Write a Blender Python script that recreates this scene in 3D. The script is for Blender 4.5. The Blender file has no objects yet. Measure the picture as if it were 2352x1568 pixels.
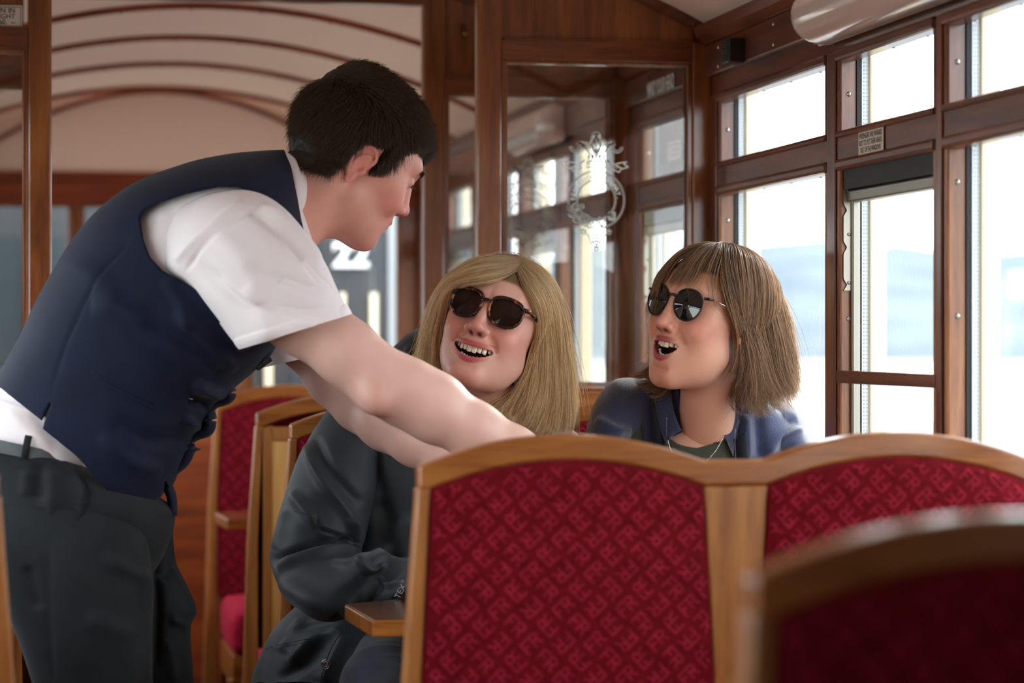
import bpy, bmesh, math, random
import numpy as np
from mathutils import Vector, Matrix
from math import sin, cos, tan, atan, atan2, pi, radians, sqrt
random.seed(7)
SC = bpy.context.scene
COL = SC.collection

# ---------------------------------------------------------------- camera frame
FPX = 6000.0                       # focal length in pixels of the 2352 px frame
YAW = atan(1116.0 / FPX)           # carriage axis lies left of the optical axis
CAMZ = 1.2
HOR = 776.0                        # image row of the horizon
FW = Vector((sin(YAW), cos(YAW), 0)); RT = Vector((cos(YAW), -sin(YAW), 0)); UP = Vector((0, 0, 1))
CAM = Vector((0, 0, CAMZ))

def PD(px, py, d):
    """world point seen at pixel px,py at distance d along the optical axis"""
    return CAM + FW * d + RT * ((px - 1176.0) / FPX * d) + UP * ((HOR - py) / FPX * d)

def PY(px, py, Y):
    a = (px - 1176.0) / FPX
    d = Y / (cos(YAW) - a * sin(YAW))
    return PD(px, py, d)

def PX(px, py, X):
    a = (px - 1176.0) / FPX
    d = X / (sin(YAW) + a * cos(YAW))
    return PD(px, py, d)

# ---------------------------------------------------------------- scene helpers
def tag(o, label=None, cat=None, group=None, kind=None):
    if label: o['label'] = label
    if cat: o['category'] = cat
    if group: o['group'] = group
    if kind: o['kind'] = kind
    return o

def empty(name, loc=(0, 0, 0), parent=None):
    o = bpy.data.objects.new(name, None); COL.objects.link(o)
    o.location = loc
    if parent: o.parent = parent
    return o

def copy_tree(o, parent=None):
    c = o.copy(); COL.objects.link(c)
    if parent is not None: c.parent = parent
    for ch in list(o.children):
        copy_tree(ch, c)
    return c

def link_mesh(name, me, mats, parent=None, smooth=False):
    for m in (mats if isinstance(mats, (list, tuple)) else [mats]):
        me.materials.append(m)
    if smooth:
        me.polygons.foreach_set('use_smooth', [True] * len(me.polygons))
    o = bpy.data.objects.new(name, me); COL.objects.link(o)
    if parent: o.parent = parent
    return o

class MB:
    def __init__(s): s.v = []; s.f = []; s.m = []; s.sm = []
    def add(s, vs, fs, mi=0, sm=False):
        b = len(s.v); s.v += [tuple(v) for v in vs]
        for f in fs: s.f.append([b + i for i in f]); s.m.append(mi); s.sm.append(sm)
        return s
    def box(s, x0, x1, y0, y1, z0, z1, mi=0):
        v = [(x, y, z) for x in (x0, x1) for y in (y0, y1) for z in (z0, z1)]
        return s.add(v, [(0, 1, 3, 2), (4, 6, 7, 5), (0, 4, 5, 1), (2, 3, 7, 6), (0, 2, 6, 4), (1, 5, 7, 3)], mi)
    def prism(s, poly, f0, f1, mi=0, sm=False):
        """poly: list of 2d points; f0,f1: functions (a,b)->3d"""
        n = len(poly)
        v = [f0(*p) for p in poly] + [f1(*p) for p in poly]
        fs = [list(range(n))[::-1], list(range(n, 2 * n))]
        s.add(v, fs, mi)
        b = len(s.v) - 2 * n
        for i in range(n):
            j = (i + 1) % n
            s.f.append([b + i, b + j, b + n + j, b + n + i]); s.m.append(mi); s.sm.append(sm)
        return s
    def tube(s, pts, r, n=8, mi=0, caps=True, flat=1.0, sm=True, closed=False, nref=None):
        pts = [Vector(p) for p in pts]; k = len(pts)
        rs = r if isinstance(r, (list, tuple)) else [r] * k
        prev = None; rings = []
        for i, p in enumerate(pts):
            if closed: t = pts[(i + 1) % k] - pts[i - 1]
            else: t = pts[min(i + 1, k - 1)] - pts[max(i - 1, 0)]
            if t.length < 1e-9: t = Vector((0, 0, 1))
            t.normalize()
            if nref is not None: u = Vector(nref) - t * t.dot(Vector(nref))
            elif prev is None:
                u = t.orthogonal()
            else: u = prev - t * prev.dot(t)
            if u.length < 1e-6: u = t.orthogonal()
            u.normalize(); prev = u; w = t.cross(u)
            rings.append([p + u * (rs[i] * cos(2 * pi * j / n)) + w * (rs[i] * flat * sin(2 * pi * j / n)) for j in range(n)])
        b = len(s.v)
        for rg in rings: s.v += [tuple(v) for v in rg]
        last = k if closed else k - 1
        for i in range(last):
            i2 = (i + 1) % k
            for j in range(n):
                j2 = (j + 1) % n
                s.f.append([b + i * n + j, b + i * n + j2, b + i2 * n + j2, b + i2 * n + j]); s.m.append(mi); s.sm.append(sm)
        if caps and not closed:
            s.f.append([b + j for j in range(n)][::-1]); s.m.append(mi); s.sm.append(False)
            s.f.append([b + (k - 1) * n + j for j in range(n)]); s.m.append(mi); s.sm.append(False)
        return s
    def ball(s, c, r, n=12, mi=0, sq=(1, 1, 1)):
        c = Vector(c); v = []; f = []
        m = n // 2
        for i in range(m + 1):
            th = pi * i / m
            for j in range(n):
                ph = 2 * pi * j / n
                v.append((c.x + r * sq[0] * sin(th) * cos(ph), c.y + r * sq[1] * sin(th) * sin(ph), c.z + r * sq[2] * cos(th)))
        for i in range(m):
            for j in range(n):
                f.append((i * n + j, (i + 1) * n + j, (i + 1) * n + (j + 1) % n, i * n + (j + 1) % n))
        return s.add(v, f, mi, True)
    def grid(s, fn, nu, nv, mi=0, sm=True, flip=False):
        """fn(i/nu, j/nv) -> 3d"""
        b = len(s.v)
        for i in range(nu + 1):
            for j in range(nv + 1): s.v.append(tuple(fn(i / nu, j / nv)))
        for i in range(nu):
            for j in range(nv):
                q = [b + i * (nv + 1) + j, b + (i + 1) * (nv + 1) + j, b + (i + 1) * (nv + 1) + j + 1, b + i * (nv + 1) + j + 1]
                s.f.append(q[::-1] if flip else q); s.m.append(mi); s.sm.append(sm)
        return s
    def build(s, name, mats, parent=None, bevel=0.0, fix=True, seg=2):
        me = bpy.data.meshes.new(name)
        me.from_pydata(s.v, [], s.f)
        for m in (mats if isinstance(mats, (list, tuple)) else [mats]): me.materials.append(m)
        me.polygons.foreach_set('material_index', s.m)
        me.polygons.foreach_set('use_smooth', s.sm)
        if fix:
            bm = bmesh.new(); bm.from_mesh(me)
            bmesh.ops.remove_doubles(bm, verts=bm.verts, dist=1e-6)
            bmesh.ops.recalc_face_normals(bm, faces=bm.faces); bm.to_mesh(me); bm.free()
        me.update()
        o = bpy.data.objects.new(name, me); COL.objects.link(o)
        if parent: o.parent = parent
        if bevel > 0:
            md = o.modifiers.new('bevel', 'BEVEL'); md.width = bevel; md.segments = seg
            md.limit_method = 'ANGLE'; md.angle_limit = radians(40)
        return o

def text_mesh(body, size=1.0, extrude=0.0, align='CENTER', xs=1.0, bold=0.0, spacing=1.0):
    """returns (verts, faces) of lettering in the xy plane"""
    cu = bpy.data.curves.new('t', 'FONT'); cu.body = body; cu.size = size; cu.align_x = align; cu.align_y = 'CENTER'
    cu.extrude = extrude; cu.offset = bold; cu.space_character = spacing; cu.resolution_u = 3
    o = bpy.data.objects.new('t', cu); COL.objects.link(o)
    dg = bpy.context.evaluated_depsgraph_get(); dg.update()
    me = bpy.data.meshes.new_from_object(o.evaluated_get(dg))
    vs = [(v.co.x * xs, v.co.y, v.co.z) for v in me.vertices]; fs = [list(p.vertices) for p in me.polygons]
    bpy.data.objects.remove(o); bpy.data.meshes.remove(me); bpy.data.curves.remove(cu)
    return vs, fs

# ---------------------------------------------------------------- materials
def srgb(r, g, b):
    def f(c):
        c /= 255.0
        return c / 12.92 if c <= 0.04045 else ((c + 0.055) / 1.055) ** 2.4
    return (f(r), f(g), f(b), 1.0)

class N:
    def __init__(s, name):
        s.m = bpy.data.materials.new(name); s.m.use_nodes = True
        s.t = s.m.node_tree; s.n = s.t.nodes; s.l = s.t.links
        s.bsdf = s.n['Principled BSDF']; s.out = s.n['Material Output']
    def node(s, t, **kw):
        n = s.n.new(t)
        for k, v in kw.items():
            if k.startswith('i_'): n.inputs[k[2:].replace('_', ' ')].default_value = v
            else: setattr(n, k, v)
        return n
    def link(s, a, b): s.l.new(a, b)
    def coords(s, scale=(1, 1, 1), rot=(0, 0, 0), kind='Object'):
        tc = s.node('ShaderNodeTexCoord'); mp = s.node('ShaderNodeMapping')
        mp.inputs['Scale'].default_value = scale; mp.inputs['Rotation'].default_value = rot
        s.link(tc.outputs[kind], mp.inputs['Vector']); return mp.outputs['Vector']
    def ramp(s, fac, stops):
        r = s.node('ShaderNodeValToRGB'); e = r.color_ramp.elements
        while len(e) < len(stops): e.new(0.5)
        for i, (p, c) in enumerate(stops): e[i].position = p; e[i].color = c
        s.link(fac, r.inputs['Fac']); return r.outputs['Color']
    def bump(s, h, strength=0.3, dist=0.002):
        b = s.node('ShaderNodeBump'); b.inputs['Strength'].default_value = strength; b.inputs['Distance'].default_value = dist
        s.link(h, b.inputs['Height']); s.link(b.outputs['Normal'], s.bsdf.inputs['Normal'])

def plain(name, col, rough=0.6, metal=0.0, spec=0.5, emit=None, es=0, alpha=None, sheen=0.0, coat=0.0):
    w = N(name); b = w.bsdf
    b.inputs['Base Color'].default_value = col; b.inputs['Roughness'].default_value = rough
    b.inputs['Metallic'].default_value = metal; b.inputs['Specular IOR Level'].default_value = spec
    if sheen: b.inputs['Sheen Weight'].default_value = sheen
    if coat: b.inputs['Coat Weight'].default_value = coat; b.inputs['Coat Roughness'].default_value = 0.1
    if emit: b.inputs['Emission Color'].default_value = emit; b.inputs['Emission Strength'].default_value = es
    return w.m

def wood(name, dark, mid, light, axis='z', scale=1.0, rough=0.35, coat=0.4, streak=1.0):
    w = N(name)
    st = {'z': (14, 14, 1.1), 'y': (14, 1.1, 14), 'x': (1.1, 14, 14)}[axis]
    v = w.coords(tuple(c * scale for c in st))
    n1 = w.node('ShaderNodeTexNoise'); n1.inputs['Scale'].default_value = 2.2; n1.inputs['Detail'].default_value = 6; n1.inputs['Roughness'].default_value = 0.62; n1.inputs['Distortion'].default_value = 0.6
    w.link(v, n1.inputs['Vector'])
    n2 = w.node('ShaderNodeTexNoise'); n2.inputs['Scale'].default_value = 22; n2.inputs['Detail'].default_value = 3
    w.link(v, n2.inputs['Vector'])
    mx = w.node('ShaderNodeMath', operation='MULTIPLY_ADD'); mx.inputs[1].default_value = 0.28 * streak; 
    w.link(n2.outputs['Fac'], mx.inputs[0]); w.link(n1.outputs['Fac'], mx.inputs[2])
    c = w.ramp(mx.outputs[0], [(0.42, dark), (0.62, mid), (0.86, light)])
    w.link(c, w.bsdf.inputs['Base Color'])
    w.bsdf.inputs['Roughness'].default_value = rough
    w.bsdf.inputs['Coat Weight'].default_value = coat; w.bsdf.inputs['Coat Roughness'].default_value = 0.18
    w.bump(n2.outputs['Fac'], 0.12, 0.001)
    return w.m
# ---------------------------------------------------------------- shared materials
M = {}
M['wall_wood'] = wood('dark_mahogany', srgb(46, 18, 10), srgb(88, 40, 24), srgb(118, 60, 36), 'y', rough=0.34, coat=0.5)
M['wall_wood_v'] = wood('dark_mahogany_upright', srgb(50, 20, 10), srgb(98, 48, 26), srgb(136, 76, 42), 'z', rough=0.34, coat=0.5)
M['jamb'] = wood('worn_jamb_wood', srgb(84, 44, 22), srgb(136, 82, 42), srgb(176, 118, 66), 'z', rough=0.4, coat=0.3)
M['part_wood'] = wood('varnished_teak_upright', srgb(72, 32, 10), srgb(120, 62, 22), srgb(154, 92, 40), 'z', rough=0.3, coat=0.5)
M['part_wood_x'] = wood('varnished_teak_across', srgb(62, 26, 8), srgb(108, 52, 18), srgb(140, 78, 34), 'x', rough=0.3, coat=0.5)
M['red_wood'] = wood('reddish_mahogany', srgb(80, 26, 8), srgb(128, 50, 18), srgb(160, 76, 30), 'x', rough=0.35, coat=0.4)
M['seat_wood_x'] = wood('golden_oak_across', srgb(104, 52, 16), srgb(146, 84, 32), srgb(176, 114, 54), 'x', rough=0.32, coat=0.5)
M['seat_wood'] = wood('golden_oak_upright', srgb(116, 64, 24), srgb(156, 98, 46), srgb(184, 126, 70), 'z', rough=0.36, coat=0.4)
M['ply'] = wood('pale_plywood', srgb(196, 140, 70), srgb(222, 170, 96), srgb(238, 194, 126), 'z', scale=0.5, rough=0.5, coat=0.15, streak=0.5)
M['ceiling'] = plain('painted_ceiling', srgb(248, 218, 202), 0.55, spec=0.3)
M['screw'] = plain('nickel_screw', srgb(190, 188, 182), 0.25, 1.0)
M['steel'] = plain('worn_steel', srgb(150, 146, 136), 0.38, 0.9)
M['black_plastic'] = plain('black_plastic', srgb(22, 22, 24), 0.35)
M['rubber'] = plain('black_rubber', srgb(16, 16, 16), 0.6)
M['seal'] = plain('white_seal', srgb(214, 224, 230), 0.5)
M['cream'] = plain('cream_paint', srgb(240, 228, 196), 0.5)
M['label'] = plain('cream_label', srgb(205, 192, 178), 0.5)
M['ink'] = plain('dark_ink', srgb(48, 34, 32), 0.6)
M['white_ink'] = plain('white_paint', srgb(232, 232, 226), 0.5)
M['crest'] = plain('white_transfer', srgb(222, 222, 212), 0.6)
M['carpet'] = plain('dark_floor', srgb(52, 36, 32), 0.9)

def glass_mat(name, tint=(1, 1, 1, 1), refl=1.0):
    w = N(name); w.n.remove(w.bsdf)
    tr = w.node('ShaderNodeBsdfTransparent'); tr.inputs['Color'].default_value = tint
    gl = w.node('ShaderNodeBsdfGlossy'); gl.inputs['Roughness'].default_value = 0.0
    ge = w.node('ShaderNodeNewGeometry'); dt = w.node('ShaderNodeVectorMath', operation='DOT_PRODUCT')
    w.link(ge.outputs['Normal'], dt.inputs[0]); w.link(ge.outputs['Incoming'], dt.inputs[1])
    ab = w.node('ShaderNodeMath', operation='ABSOLUTE'); w.link(dt.outputs['Value'], ab.inputs[0])
    iv = w.node('ShaderNodeMath', operation='SUBTRACT'); iv.inputs[0].default_value = 1.0; w.link(ab.outputs[0], iv.inputs[1])
    pw = w.node('ShaderNodeMath', operation='POWER'); pw.inputs[1].default_value = 5.0; w.link(iv.outputs[0], pw.inputs[0])
    fr = w.node('ShaderNodeMath', operation='MULTIPLY_ADD'); fr.inputs[1].default_value = 0.96; fr.inputs[2].default_value = 0.04; w.link(pw.outputs[0], fr.inputs[0])
    mu = w.node('ShaderNodeMath', operation='MULTIPLY'); mu.inputs[1].default_value = refl
    mx = w.node('ShaderNodeMixShader')
    w.link(fr.outputs[0], mu.inputs[0]); w.link(mu.outputs[0], mx.inputs[0])
    w.link(tr.outputs[0], mx.inputs[1]); w.link(gl.outputs[0], mx.inputs[2]); w.link(mx.outputs[0], w.out.inputs['Surface'])
    return w.m
M['glass'] = glass_mat('window_glass', (0.98, 0.99, 0.985, 1), 0.5)
M['glass_part'] = glass_mat('partition_glass', (0.98, 0.985, 0.98, 1), 1.2)

# ---------------------------------------------------------------- carriage shell
XR, XL, XC = 1.265, -0.405, 0.43
Y0, YE = -0.7, 8.45
def zc(x): return 2.0 - 0.31 * (x - XC) ** 2
def struct(o): o['kind'] = 'structure'; return o

b = MB().box(XL - 0.08, XR + 0.08, Y0, YE + 0.05, -0.04, 0.0)
struct(b.build('floor', M['carpet']))
b = MB()
b.grid(lambda u, v: (XL - 0.06 + u * (XR - XL + 0.12), Y0 + v * (YE - Y0), zc(XL - 0.06 + u * (XR - XL + 0.12)) + 0.001), 32, 1)
b.grid(lambda u, v: (XL - 0.06 + u * (XR - XL + 0.12), Y0 + v * (YE - Y0), zc(XL - 0.06 + u * (XR - XL + 0.12)) + 0.03), 32, 1)
struct(b.build('ceiling', M['ceiling']))

ZU0, ZU1, ZL0, ZL1 = 1.518, 1.653, 0.96, 1.48
# openings along the side walls: (near y, far y, droplight?)
OPEN = [(0.50, 0.78, 0), (1.60, 2.27, 0), (2.305, 2.76, 1), (2.815, 3.485, 0), (3.52, 3.975, 1), (4.03, 4.70, 0),  # first opening is out of view, added and sized to brighten the near seat
        (4.87, 5.33, 1), (5.50, 6.17, 0), (6.225, 6.68, 1), (6.715, 7.385, 0), (7.44, 7.895, 1), (7.95, 8.37, 0)]

def wall_side(side):
    s = 1 if side == 'right' else -1
    XI = XR if s > 0 else XL
    def bx(b, a0, a1, y0, y1, z0, z1, mi=0):       # a: distance outwards from the inner face
        x0, x1 = XI + s * a0, XI + s * a1
        return b.box(min(x0, x1), max(x0, x1), y0, y1, z0, z1, mi)
    b = MB()
    bx(b, 0, 0.05, Y0, YE, 0, ZL0 - 0.012)
    bx(b, 0, 0.05, Y0, YE, ZU1, 1.80)
    w = struct(b.build('wall_' + side, [M['wall_wood']]))
    # header boards and cornice
    b = MB()
    for y0, y1 in ((Y0, 4.755), (4.80, 5.425), (5.47, YE)):
        bx(b, -0.012, 0.0, y0, y1, 1.688, 1.748)
    struct(b.build('trim_1', M['wall_wood'], bevel=0.004)).name = 'trim_header_' + side
    b = MB()
    for y0, y1 in ((Y0, 4.755), (4.80, 5.425), (5.47, YE)):
        poly = [(0, 1.748), (-0.014, 1.748), (-0.030, 1.762), (-0.036, 1.782), (0, 1.792)]
        b.prism(poly, lambda a, z, y0=y0: (XI + s * a, y0, z), lambda a, z, y1=y1: (XI + s * a, y1, z))
    struct(b.build('trim_cornice_' + side, M['wall_wood'], bevel=0.003))
    # posts between the windows
    ys = [Y0] + [v for o in OPEN for v in o[:2]] + [YE]
    for i in range(0, len(ys), 2):
        b = MB(); bx(b, 0, 0.05, ys[i], ys[i + 1], ZL0 - 0.012, ZU1)
        bx(b, -0.004, 0.0, ys[i] + 0.006, ys[i + 1] - 0.006, ZL0, ZU1)
        struct(b.build('trim_post_' + side, M['wall_wood_v'], bevel=0.0025))
    for k, (y0, y1, drop) in enumerate(OPEN):
        W = empty('window_%d' % (k + 1 + (20 if s < 0 else 0)), (XI, y0, ZL0)); W['kind'] = 'structure'
        off = Vector((XI, y0, ZL0))
        def fin(b, name, mat, bev=0.0, par=W):
            b.v = [tuple(Vector(v) - off) for v in b.v]
            return b.build(name, mat, par, bevel=bev)
        # middle rail
        b = MB(); bx(b, 0, 0.05, y0, y1, ZL1, ZU0)
        fin(b, 'middle_rail', M['wall_wood'])
        if 4.8 < y0 < 5.0:
            b = MB(); bx(b, 0.020, 0.030, y0 + 0.01, y1 - 0.075, ZU0, ZU1); fin(b, 'blanking_panel', M['wall_wood'])
        # bullnosed beads round both lights
        for (z0, z1) in ((ZU0, ZU1), (ZL0, ZL1)):
            b = MB(); t = 0.016
            bx(b, -0.008, 0.026, y0 - 0.001, y1 + 0.001, z1 - t, z1 + 0.002)
            bx(b, -0.008, 0.026, y0 - 0.001, y1 + 0.001, z0 - 0.002, z0 + t * 0.55)
            fin(b, 'bead', M['wall_wood'], 0.006)
            b = MB()
            bx(b, -0.002, 0.03, y1 - 0.012, y1 + 0.001, z0, z1); bx(b, -0.002, 0.03, y0 - 0.001, y0 + 0.012, z0, z1)
            fin(b, 'jamb_bead', M['jamb'] if z0 < 1.2 else M['wall_wood_v'], 0.004)
            b = MB()
            bx(b, 0.031, 0.034, y0 + 0.012, y1 - 0.012, z0 + 0.008, z1 - t)
            fin(b, 'pane', M['glass'])
            # rubber channel and white perforated seal at the far side
            b = MB()
            bx(b, 0.026, 0.031, y1 - 0.016, y1 - 0.012, z0, z1)
            fin(b, 'rubber_channel', M['rubber'])
            b = MB()
            bx(b, 0.0345, 0.046, y1 - 0.014, y1 - 0.010, z0, z1, 0)
            n = int((z1 - z0) / 0.006)
            for q in range(n):
                for a in (0.0375, 0.0425):
                    z = z0 + 0.003 + q * 0.006
                    bx(b, a, a + 0.001, y1 - 0.0146, y1 - 0.0138, z, z + 0.0012, 1)
            fin(b, 'seal_strip', [M['seal'], M['ink']])
            b = MB()
            bx(b, 0.046, 0.075, y1 - 0.02, y1 + 0.03, z0 - 0.01, z1 + 0.01); bx(b, 0.05, 0.075, y0 - 0.03, y0 + 0.005, z0 - 0.01, z1 + 0.01)
            fin(b, 'outer_trim', M['cream'], 0.003)
            # screws: on the far jamb and under the head
            if s > 0 and 2.5 < y0 < 8:
                zs = [z0 + (z1 - z0) * f for f in ((0.5,) if z1 - z0 < 0.3 else (0.16, 0.52, 0.88))]
                for z in zs:
                    b = MB(); b.ball((XI + s * 0.014, y1 - 0.0125, z), 0.0042, 10, 0, (1, 0.45, 1))
                    b.box(XI + s * 0.014 - 0.0004, XI + s * 0.014 + 0.0004, y1 - 0.0146, y1 - 0.014, z - 0.003, z + 0.003, 1)
                    fin(b, 'screw', [M['screw'], M['rubber']])
                ny = 4 if y1 - y0 > 0.5 else 3
                for q in range(ny):
                    b = MB(); b.ball((XI + s * 0.02, y0 + (y1 - y0) * (q + 0.6) / ny, z1 - t), 0.0032, 8, 0, (1, 1, 0.45))
                    fin(b, 'screw', M['screw'])
        if drop:
            # sliding droplight: dark head recess, steel frame and a hand rail
            b = MB(); bx(b, 0.004, 0.03, y0 + 0.012, y1 - 0.012, ZL1 - 0.046, ZL1 - 0.012)
            fin(b, 'head_recess', M['rubber'])
            b = MB()
            bx(b, 0.010, 0.030, y0 + 0.012, y1 - 0.012, ZL1 - 0.066, ZL1 - 0.047)
            bx(b, 0.016, 0.030, y1 - 0.022, y1 - 0.012, ZL0, ZL1 - 0.05)
            fin(b, 'sash_frame', M['steel'], 0.003)
            b = MB()
            bx(b, -0.004, 0.004, y0 - 0.002, y1 + 0.0, 1.129, 1.149)
            fin(b, 'hand_rail', M['wall_wood'], 0.002)
            # notched latch plate on the far jamb
            pts = []
            za, zb = 1.275, 1.452
            for q in range(60):
                z = za + (zb - za) * q / 59
                ph = ((z - za) / (zb - za) * 3.0 + 0.35) % 1
                a = 0.004 + 0.006 * (1 - min(1, abs(ph - 0.5) / 0.16)) if abs(ph - 0.5) < 0.16 else 0.004
                pts.append((a, z))
            poly = pts + [(0.016, zb), (0.016, za)]
            b = MB(); b.prism(poly, lambda a, z: (XI + s * a, y1 - 0.0125, z), lambda a, z: (XI + s * a, y1 - 0.016, z))
            for z in (za + 0.012, (za + zb) / 2, zb - 0.02):
                b.ball((XI + s * 0.0125, y1 - 0.016, z), 0.0032, 8, 0, (1, 0.4, 1))
            fin(b, 'latch_plate', M['steel'])
    return w
wall_side('right'); wall_side('left')

# roof ribs
for y in (1.38, 2.08, 2.78, 3.48, 4.18, 5.62, 6.28, 6.95, 7.63, 8.37):
    b = MB(); n = 40
    xs = [XL + (XR - XL) * i / n for i in range(n + 1)]
    b.grid(lambda u, v: (XL + (XR - XL) * u, y + (-0.009, -0.009, 0.009, 0.009, -0.009)[int(round(v * 4))],
                         zc(XL + (XR - XL) * u) + (0.002, -0.013, -0.013, 0.002, 0.002)[int(round(v * 4))]), n, 4, sm=False)
    for i in range(3, n, 4):
        b.ball((xs[i], y, zc(xs[i]) - 0.013), 0.004, 6, 0)
    struct(b.build('trim_roof_rib', M['red_wood']))

# ---------------------------------------------------------------- partitions
def crest(parent, xc, zq, y, flip):
    """etched garter crest: chain rings, arc lettering, plumes, crown and drop"""
    b = MB(); sx = -1 if flip else 1
    yy = [y]
    def P(a, z): return (xc + sx * a, yy[0], zq + z)
    def line(pts, w=0.0007, closed=False):
        n = len(pts); w *= 1.35
        for i in range(n if closed else n - 1):
            p, q = pts[i], pts[(i + 1) % n]
            dx, dz = q[0] - p[0], q[1] - p[1]; L = sqrt(dx * dx + dz * dz) or 1
            nx, nz = -dz / L * w, dx / L * w; ex, ez = dx / L * w * 0.4, dz / L * w * 0.4
            b.add([P(p[0] + nx - ex, p[1] + nz - ez), P(q[0] + nx + ex, q[1] + nz + ez), P(q[0] - nx + ex, q[1] - nz + ez), P(p[0] - nx - ex, p[1] - nz - ez)], [(0, 1, 2, 3)])
    def arc(r, a0, a1, w=0.0007, n=40, cx=0, cz=0, rz=None):
        rz = rz or r
        line([(cx + r * cos(radians(a0 + (a1 - a0) * i / n)), cz + rz * sin(radians(a0 + (a1 - a0) * i / n))) for i in range(n + 1)], w)
    # chain rings
    for r, n in ((0.0535, 62), (0.0365, 44)):
        for k in range(n):
            t = 2 * pi * k / n
            cx, cz = r * cos(t), r * sin(t)
            pts = []
            for q in range(9):
                u = 2 * pi * q / 8
                a, c = 0.0030 * cos(u), 0.0015 * sin(u)
                pts.append((cx - a * sin(t) + c * cos(t), cz + a * cos(t) + c * sin(t)))
            line(pts, 0.0005)
    # lettering round the garter
    def arctext(body, a0, a1, r=0.0425, size=0.0125):
        for i, ch in enumerate(body):
            if ch == ' ': continue
            t = radians(a0 + (a1 - a0) * i / (len(body) - 1))
            vs, fs = text_mesh(ch, size, xs=0.9, bold=0.0003)
            out = []
            for (x, z, _) in vs:
                z2 = z + r + 0.001
                out.append(P(x * sin(t) + z2 * cos(t), -x * cos(t) + z2 * sin(t)))
            b.add(out, fs)
    arctext('FESTINIOG', 178, 98); arctext('RAILWAY.', 78, 6)
    # buckle and strap at the lower part
    line([(0.010, -0.050), (0.020, -0.030), (0.030, -0.024)], 0.0009); line([(-0.03, -0.022), (0.0, -0.040), (0.018, -0.052)], 0.0009)
    line([(0.006, -0.032), (0.008, -0.050), (0.012, -0.052)], 0.0009)
    arc(0.005, 0, 360, 0.0007, 14, 0.030, -0.030); arc(0.0022, 0, 360, 0.0006, 10, 0.030, -0.030)
    line([(0.024, -0.037), (0.036, -0.037), (0.036, -0.023), (0.024, -0.023)], 0.0008, True)
    rnd = random.Random(3)
    for (cx, cz, r, a) in ((-0.040, -0.014, .008, 0), (-0.033, -0.026, .008, 100), (-0.046, -0.026, .007, 200), (-0.026, -0.036, .007, 50), (-0.038, -0.038, .006, 160),
                           (-0.016, -0.043, .006, 80), (-0.006, -0.048, .005, 10), (-0.052, -0.014, .005, 240), (-0.028, -0.012, .005, 300)):
        pts = []
        for q in range(22):
            t = radians(a + q * 26); rr = r * (1 - q / 24)
            pts.append((cx + rr * cos(t), cz + rr * sin(t)))
        line(pts, 0.0007)
    # coronet under the plumes
    arc(0.062, 74, 106, 0.0009, 14, 0, 0.0); arc(0.072, 76, 104, 0.0009, 14, 0, 0)
    line([(-0.0172, 0.060), (-0.0180, 0.0705)], 0.0008); line([(0.0172, 0.060), (0.0180, 0.0705)], 0.0008)
    for i in range(5): arc(0.0014, 0, 360, 0.0006, 8, -0.013 + 0.0065 * i, 0.0665 - 0.02 * (i - 2) ** 2 * 0.002)
    for i in range(5): 
        x = -0.014 + i * 0.007
        line([(x - 0.003, 0.0715), (x, 0.080), (x + 0.003, 0.0715)], 0.0007); arc(0.0016, 0, 360, 0.0006, 8, x, 0.0815)
    # three plumes
    for (bx0, cx, cz, lean) in ((-0.006, -0.034, 0.105, -1), (0.0, 0.0, 0.118, 0), (0.006, 0.034, 0.105, 1)):
        for off in (-1, 0, 1):
            pts = []
            for q in range(15):
                t = q / 14
                x = bx0 * (1 - t) + cx * t + lean * 0.006 * sin(pi * t) * (-1) + off * 0.0075 * sin(pi * min(1, t * 1.1))
                z = 0.078 + (cz - 0.078) * sin(t * pi / 2) ** 0.9
                pts.append((x, z))
            line(pts, 0.0007)
            if off != 0:
                for q in range(2, 14):
                    x, z = pts[q]; line([(x, z), (x + off * 0.004, z + 0.004)], 0.0007)
        if lean:
            arc(0.0105, 90 - lean * 90, 90 - lean * 330, 0.0008, 22, cx + lean * 0.006, cz - 0.006)
            arc(0.0065, 90 - lean * 90, 90 - lean * 330, 0.0007, 18, cx + lean * 0.006, cz - 0.006)
        else:
            arc(0.0105, 200, -20, 0.0008, 18, 0, cz - 0.002); arc(0.006, 180, 0, 0.0007, 12, -0.005, cz - 0.002); arc(0.006, 180, 0, 0.0007, 12, 0.005, cz - 0.002)
    # ribbons
    for q in (-1, 1):
        rib = [(q * 0.022, 0.074), (q * 0.030, 0.068), (q * 0.028, 0.058), (q * 0.044, 0.052), (q * 0.048, 0.060), (q * 0.034, 0.067)]
        line(rib, 0.0007, True)
        rib = [(q * 0.038, 0.068), (q * 0.060, 0.072), (q * 0.052, 0.068), (q * 0.062, 0.062), (q * 0.048, 0.058)]
        line(rib, 0.0007)
        vs, fs = text_mesh('ICH' if q > 0 else 'DIEN', 0.006)
        b.add([P(x * sx * 1.0 + q * 0.038, z + 0.0605 + 0.0 * x) for x, z, _ in vs], fs)
    # floral drop
    for q in (-1, 1):
        line([(q * 0.002, -0.088), (q * 0.010, -0.080), (q * 0.014, -0.068), (q * 0.022, -0.060), (q * 0.027, -0.056)], 0.0009)
        arc(0.0045, 0, 330, 0.0008, 14, q * 0.024, -0.0595)
        for z in (-0.062, -0.068, -0.074, -0.080): line([(0, z - 0.004), (q * 0.005, z), (q * 0.008, z + 0.003), (q * 0.003, z + 0.002)], 0.0008)
    line([(0, -0.060), (0, -0.088)], 0.0008)
    arc(0.0035, 0, 360, 0.0008, 12, 0, -0.091)
    return b.build('etched_crest', M['crest'], parent, fix=False)

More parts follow.
